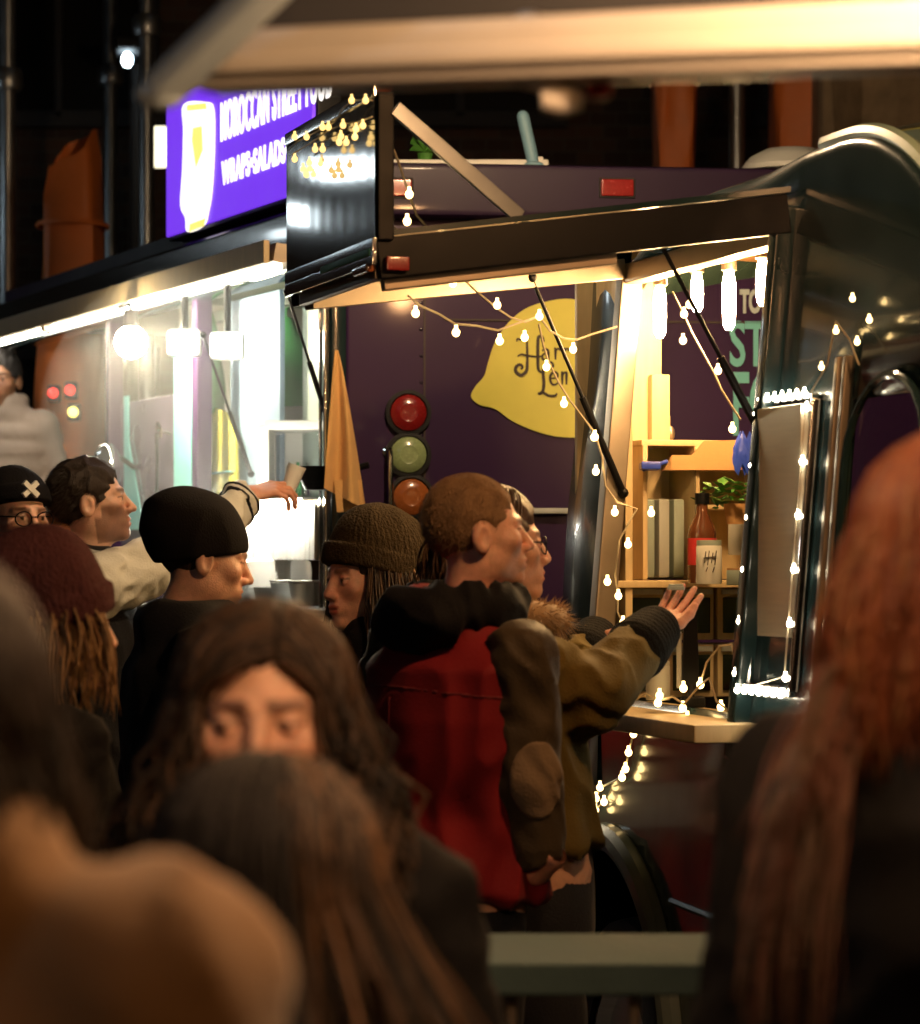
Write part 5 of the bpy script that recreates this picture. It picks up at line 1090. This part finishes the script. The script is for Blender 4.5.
a, e, wr = p.arms[0]; hand_aim = p.loc(at(694, 588, 6.5))-p.loc(at(660, 624, 6.38)); p.arms[0] = (a, e, wr+(wr-e)/np.linalg.norm(wr-e)*.03); p.hand(0, aim=hand_aim, palm=p.R.T@np.array([.45, .3, .9]), curl=[.10, .12, .16, .2], spread=.35, h=.0035); p.hand(1, aim=p.R.T@np.array([.9, .05, .3]), palm=p.R.T@np.array([.2, -.6, -.7]), curl=[.5, .65, .75, .8], h=.0035)
gl = MB()
for sd in (-1, 1):
    gl.tube([Vector(p.h2b((sd*.032+.024*math.cos(t), .096-.004*abs(math.cos(t)), -.006+.018*math.sin(t)))) for t in np.linspace(0, 6.283, 22)], .0014, 6); gl.tube([Vector(p.h2b((sd*.056, .094, .0))), Vector(p.h2b((sd*.076, .06, .002))), Vector(p.h2b((sd*.079, -.01, .004)))], .0014, 6)
gl.tube([Vector(p.h2b((-.01, .098, .0))), Vector(p.h2b((.01, .098, .0)))], .0014, 6); gl.build('spectacles', M['black'], p.root, 60, True)
p.finish()
cd = at(676, 588, 6.42); m_ = MB(); m_.box(cd, (.035, .02, .009), bev=.002); m_.box(cd+Vector((0, 0, .0065)), (.031, .017, .004), bev=.001); tag(m_.build('bank_card', M['cream'], None), 'small pale card held at the fingertips of the reaching hand', 'card')
# woman in the brown knitted beanie
p = Person('woman in a dark brown knitted beanie with long hair turned to the lit counter', 375, 7.0, 519, R90(122), 'f', head_px=366, pitch=R90(-4), skin='fair', hat=.02, hh=.004)
p.clothe([p.arm(1), p.arm(-1)], 'black_coat', hem=.6, girth=1.0, seed=31, h=.012, w=.165)
p.long_hair(['hair_dark', 'hair_brown', 'hair_highlight'], 620, .40, spread=.05, wave=.008, face=60, seed=6, m_prob=[.6, .3, .1], r=.0024); p.cap_hair('hair_dark', .008, .024, -.09)
p.beanie('beanie_brown', .30, .012, .02, .06, h=.004); p.finish()
# man in the black beanie
p = Person('man in a plain black beanie and black coat facing the lit counter', 195, 6.8, 498, R90(-74), head_px=205, pitch=R90(-10), skin='light', hat=.02, hh=.004)
p.clothe([p.arm(1, None, None), p.arm(-1)], 'navy_coat', hem=.6, girth=1.12, seed=41, h=.011, collar=.04, collar_r=.085, collar_z=1.48, r=(.08, .07, .055)); p.cap_hair('hair_dark', .004, .022, -.08)
p.beanie('beanie_black', .30, .0, .014, .02, cuff=False, rib=.15); p.hand(0); p.hand(1); p.finish()
# man with the white sleeves
p = Person('dark haired man in a dark vest with white sleeves reaching up to the hatch', 108, 8.3, 460, R90(-84), head_px=92, pitch=R90(8), skin='light', beard=.8, hh=.0042)
ra = p.arm(1, p.px(196, 548, 8.35), p.px(244, 496, 8.62)); la = p.arm(-1)
p.clothe([ra, la], 'black_coat', 'white_sleeve', hem=.85, girth=1.02, r=(.082, .074, .05), seed=51, h=.010, split=True)
a, e, wr = ra; f = (wr-e)/np.linalg.norm(wr-e)
for q in (.035, .075):
    p.piece('stripe', lambda P: smax(p.sleeve(P, 0)-.003, np.abs(sum((P[j]-wr[j])*f[j] for j in range(3))+q)-.009, .002), wr-.16, wr+.1, .0055, M['black_coat'], p.sl[0])
hz = np.array([p.lean[0]*.95, p.lean[1]*.95-.04, 1.48*p.k]); p.piece('hood', lambda P: smin(np.sqrt((np.sqrt((P[0]-hz[0])**2+(P[1]-hz[1]-.03)**2)-.1)**2+((P[2]-hz[2])*.8)**2)-.034, d_ell(P, hz+np.array([0, -.08, -.03]), (.12, .055, .075)), .03)+folds(P, 18, 38, .007), hz-.25, hz+.25, .008, M['grey_sweat'], p.jk)
p.cap_hair('hair_dark', .010, .022, -.07, .005); p.short_strands('hair_dark', 6000, .018, .022, r=.0009)
p.hand(0, aim=p.R.T@np.array([.9, .3, .22]), palm=p.R.T@np.array([.3, .5, -.7]), curl=[.35, .45, .5, .55], k=p.k*.95); p.hand(1); p.finish()
c = at(292, 480, 8.72); m_ = MB(); m_.lathe([(0, -.03), (.02, -.03), (.028, .045), (.026, .045), (.019, -.026)], c, 18, (.35, 0, 1)); tag(m_.build('paper_cup', M['white_paint'], None), 'small white paper cup in the reaching hand of the white sleeved man', 'cup')
c = at(322, 480, 8.95); m_ = MB(); m_.lathe([(0, 0), (.05, 0), (.085, .07), (.08, .07), (.046, .006)], c-UP*.03, 24); m_.tube([c+Vector((.08, 0, .03)), c+Vector((.14, -.01, .045))], .01, 8); tag(m_.build('black_pan', M['black'], None), 'black pan on the shelf beside the reaching hand and the tan cloth', 'pan')
# person with glasses and a black beanie with a white patch
p = Person('person in glasses and a black beanie with a small white patch, maroon scarf', 18, 8.2, 468, R90(-140), head_px=16, skin='fair', hat=.02, hh=.0045)
p.clothe([p.arm(1), p.arm(-1)], 'maroon', hem=.8, girth=1.1, seed=61, h=.013, collar=.05, collar_r=.09, collar_z=1.52); b_ = p.beanie('beanie_black', .18, .03, .017)
c = np.array([.03, .105, .075]); m_ = MB()
for (dx, dz, w_, a_) in ((0, 0, .028, .7), (0, 0, .028, -.7)): 
    u = np.array([math.cos(a_), 0, math.sin(a_)]); n_ = np.array([-math.sin(a_), 0, math.cos(a_)]); q = [c+u*w_+n_*.007, c-u*w_+n_*.007, c-u*w_-n_*.007, c+u*w_-n_*.007]; off_ = np.array([0, .012+.003*(a_ > 0), 0]); m_.prism([Vector(p.h2b(x+off_)) for x in q], Vector(p.h2b(c+np.array([0, .01, 0]))-p.h2b(c)))
m_.build('patch', M['white_paint'], b_, 0, True)
gl = MB()
for sd in (-1, 1):
    gl.tube([Vector(p.h2b((sd*.034+.026*math.cos(t), .1-.006*abs(math.cos(t)), -.006+.02*math.sin(t)))) for t in np.linspace(0, 6.283, 22)], .002, 6); gl.tube([Vector(p.h2b((sd*.06, .094, .0))), Vector(p.h2b((sd*.08, .05, .002))), Vector(p.h2b((sd*.082, -.01, .004)))], .002, 6)
gl.tube([Vector(p.h2b((-.01, .1, .0))), Vector(p.h2b((.01, .1, .0)))], .002, 6); g1 = gl.build('spectacles', M['black'], p.root, 60, True)
for sd in (-1, 1): m_ = MB(); m_.lathe([(0, 0), (.024, 0)], Vector(p.h2b((sd*.034, .099, -.006))), 20, Vector(p.h2b((0, 1, 0))-p.h2b((0, 0, 0)))); m_.build('lens', M['glass'], g1, 0, True)
p.finish()
# woman in the mauve beanie
p = Person('woman in a mauve knitted beanie with blond hair, dark coat, back mostly turned', 48, 5.2, 546, R90(-62), 'f', head_px=55, skin='fair', hat=.02)
p.clothe([p.arm(1), p.arm(-1)], 'black_coat', hem=.6, girth=1.0, seed=71, h=.012, w=.17); p.long_hair(['hair_blond', 'hair_highlight'], 420, .17, spread=.03, face=48, seed=7, r=.0026, m_prob=[.7, .3]); p.cap_hair('hair_blond', .008, .024, -.09); p.beanie('beanie_mauve', .26, .0, .019, .07); p.finish()
# girl facing the camera
p = Person('girl with wavy dark hair facing this way, eyes turned aside, half hidden by a head', 265, 3.2, 611, R90(176), 'f', head_px=263, yaw=R90(4), skin='light', hat=.0, look=.0045, headk=1.02, hh=.004)
p.clothe([p.arm(1), p.arm(-1)], 'black_coat', hem=.6, girth=.95, seed=81, h=.014, w=.16)
p.cap_hair('hair_dark', .008, .018, -.09, .003); p.long_hair(['hair_dark', 'hair_black', 'hair_brown'], 900, .34, part_x=-.018, spread=.06, wave=.021, wf=52, face=40, top_y=(-.06, .098), seed=8, r=.0024, m_prob=[.5, .2, .3], rim=(.088, .108, .095)); p.finish()
# long dark haired head in front of her
p = Person('person seen from behind with long straight dark hair and lighter brown ends', 285, 2.45, 760, R90(-6), 'f', head_px=268, skin='tan', hat=.01, headk=1.0)
p.clothe([p.arm(1), p.arm(-1)], 'black_coat', hem=.6, girth=.95, seed=91, h=.016, w=.16)
p.cap_hair('hair_matte', .012, .028, -.1, .002); p.long_hair(['hair_black', 'hair_dark', 'hair_brown', 'hair_highlight'], 1200, .5, spread=.10, wave=.007, face=48, seed=9, r=.0026, m_prob=[.22, .26, .40, .12], right_only=True, rim=(.09, .110, .1), push=.03, wind=(.05, 0)); p.finish()
# tan coat at the edge
p = Person('person in a tan coat with dark hair, cut off by the photo edge', -335, 1.75, 535, R90(-12), 'f', head_px=-105, head_d=.06, skin='fair', hat=.015, stoop=.08)
p.clothe([p.arm(1, w=.2), p.arm(-1, w=.2)], 'tan_coat', hem=.6, girth=1.12, seed=101, h=.014, w=.20, r=(.088, .075, .06), collar=.036); p.cap_hair('hair_matte', .012, .03, -.1, .003); p.long_hair(['hair_black', 'hair_dark'], 800, .13, spread=.015, wave=.008, face=55, seed=10, r=.0026, m_prob=[.5, .5], rim=(.09, .112, .1)); p.finish()
# redhead
p = Person('redhead with long loose hair in a black coat, back turned to the camera', 1065, 2.9, 434, R90(-38), 'f', head_px=972, skin='fair', hat=.012, yaw=R90(-10))
p.clothe([p.arm(1), p.arm(-1)], 'black_coat', hem=.5, girth=1.05, seed=111, h=.013, w=.18, r=(.088, .08, .065), collar=.024, collar_z=1.45); p.cap_hair('hair_red', .012, .026, -.09, .003)
hr = p.long_hair(['hair_red', 'hair_highlight', 'hair_red_dark'], 1900, .20, spread=.025, wave=.008, face=48, seed=12, r=.0017, m_prob=[.66, .08, .26], rim=(.086, .108, .098))
g_ = np.random.default_rng(5)
for mm, nn in (('hair_brown', 60), ('hair_red_dark', 50)):
    lk = MB()
    for i in range(nn):
        a = p.h2b((-.075+g_.uniform(-.012, .03), .0+g_.uniform(-.07, .05), -.03)); q = g_.uniform(0, 1)
        b_ = p.px(770+60*q, 740, 2.74+.06*g_.uniform()); c_ = p.px(735+100*q, 930+g_.uniform(-130, 180), 2.64+.05*g_.uniform()); mid = p.px(838+30*q, 620, 2.85)
        P = [Vector(a)*((1-t)**3)+Vector(mid)*(3*t*(1-t)**2)+Vector(b_)*(3*t*t*(1-t))+Vector(c_)*t**3+Vector((.006*math.sin(9*t+i), .006*math.cos(8*t+i), 0)) for t in np.linspace(0, 1, 12)]; lk.tube(P, [.0013]*9+[.001, .0006, .0002], 4, False)
    lk.build('lock', M[mm], hr, 170, True)
p.finish()
# white puffer inside the second bay
p = Person('dark haired person in a pale quilted puffer jacket standing high in the second bay', 0, 12.4, 352, R90(176), 'f', skin='brown', floor=.9, hh=.006)
p.clothe([p.arm(1, None, (.2, .12, .95)), p.arm(-1, None, (-.2, .12, .95))], 'white_puffer', hem=.75, girth=.98, seed=121, h=.014, puff=.018, r=(.085, .08, .065), fold=.003); p.cap_hair('hair_black', .012, .026, -.09); p.hand(0); p.hand(1); p.finish()
tag((lambda t: (t.box((-1.9, 12.4, .45), (.9, .8, .88), bev=.01), t.box((-1.9, 11.96, .15), (.9, .1, .06), bev=.005))[0].build('wooden_step', M['wood'], None))(MB()), 'wooden step block the person in the pale puffer stands on', 'step')

# ------------------------------------------------------------------ air, sky, camera
S = bpy.context.scene
w = bpy.data.worlds.new('World'); S.world = w; w.use_nodes = True; nt = w.node_tree; bg = nt.nodes['Background']
sky = nt.nodes.new('ShaderNodeTexSky'); sky.sky_type = 'NISHITA'; sky.sun_disc = False; sky.sun_elevation = R90(6); sky.sun_rotation = R90(40)
nt.links.new(sky.outputs[0], bg.inputs[0]); bg.inputs[1].default_value = .00025
sl = bpy.data.lights.new('moon', 'SUN'); sl.energy = .004; sl.angle = R90(.5); sl.color = (.8, .88, 1); so2 = bpy.data.objects.new('moon', sl); C.objects.link(so2); so2.rotation_euler = (R90(50), 0, R90(40)); so2.location = (0, 0, 20)
cam = bpy.data.cameras.new('camera'); co = bpy.data.objects.new('camera', cam); C.objects.link(co); S.camera = co
co.location = (0, 0, EYE); co.rotation_euler = (R90(90), 0, 0); cam.sensor_width = 36; cam.lens = F*36/1024; cam.shift_y = (HY-512)/1024; cam.clip_end = 300; cam.clip_start = .05
cam.dof.use_dof = True; cam.dof.focus_distance = 7.4; cam.dof.aperture_fstop = (cam.lens/1000)/.022
S.view_settings.view_transform = 'Standard'; S.view_settings.look = 'None'; S.view_settings.exposure = .22; S.view_settings.gamma = 1
st = MB(); st.ball((-.86, 9.75, 2.08), (.5, .75, .48), 24, 16); so3 = tag(st.build('steam', None, None, 0), kind='stuff')  # added haze ball, its scatter stands in for lens glow round the lamps
sm_ = bpy.data.materials.new('steam'); sm_.use_nodes = True; hn = sm_.node_tree; hn.nodes.remove(hn.nodes['Principled BSDF']); pv = hn.nodes.new('ShaderNodeVolumePrincipled'); pv.inputs['Density'].default_value = .09; pv.inputs['Color'].default_value = (.92, .94, .93, 1); pv.inputs['Anisotropy'].default_value = .3; hn.links.new(pv.outputs[0], hn.nodes['Material Output'].inputs['Volume']); so3.data.materials.append(sm_)
cy = S.cycles; S.render.engine = 'CYCLES'; cy.use_denoising = True; cy.max_bounces = 8; cy.diffuse_bounces = 3; cy.glossy_bounces = 3; cy.transmission_bounces = 4; cy.transparent_max_bounces = 10; cy.sample_clamp_indirect = 4; cy.caustics_reflective = False; cy.caustics_refractive = False; cy.use_light_tree = True; cy.use_adaptive_sampling = True; cy.adaptive_threshold = .02
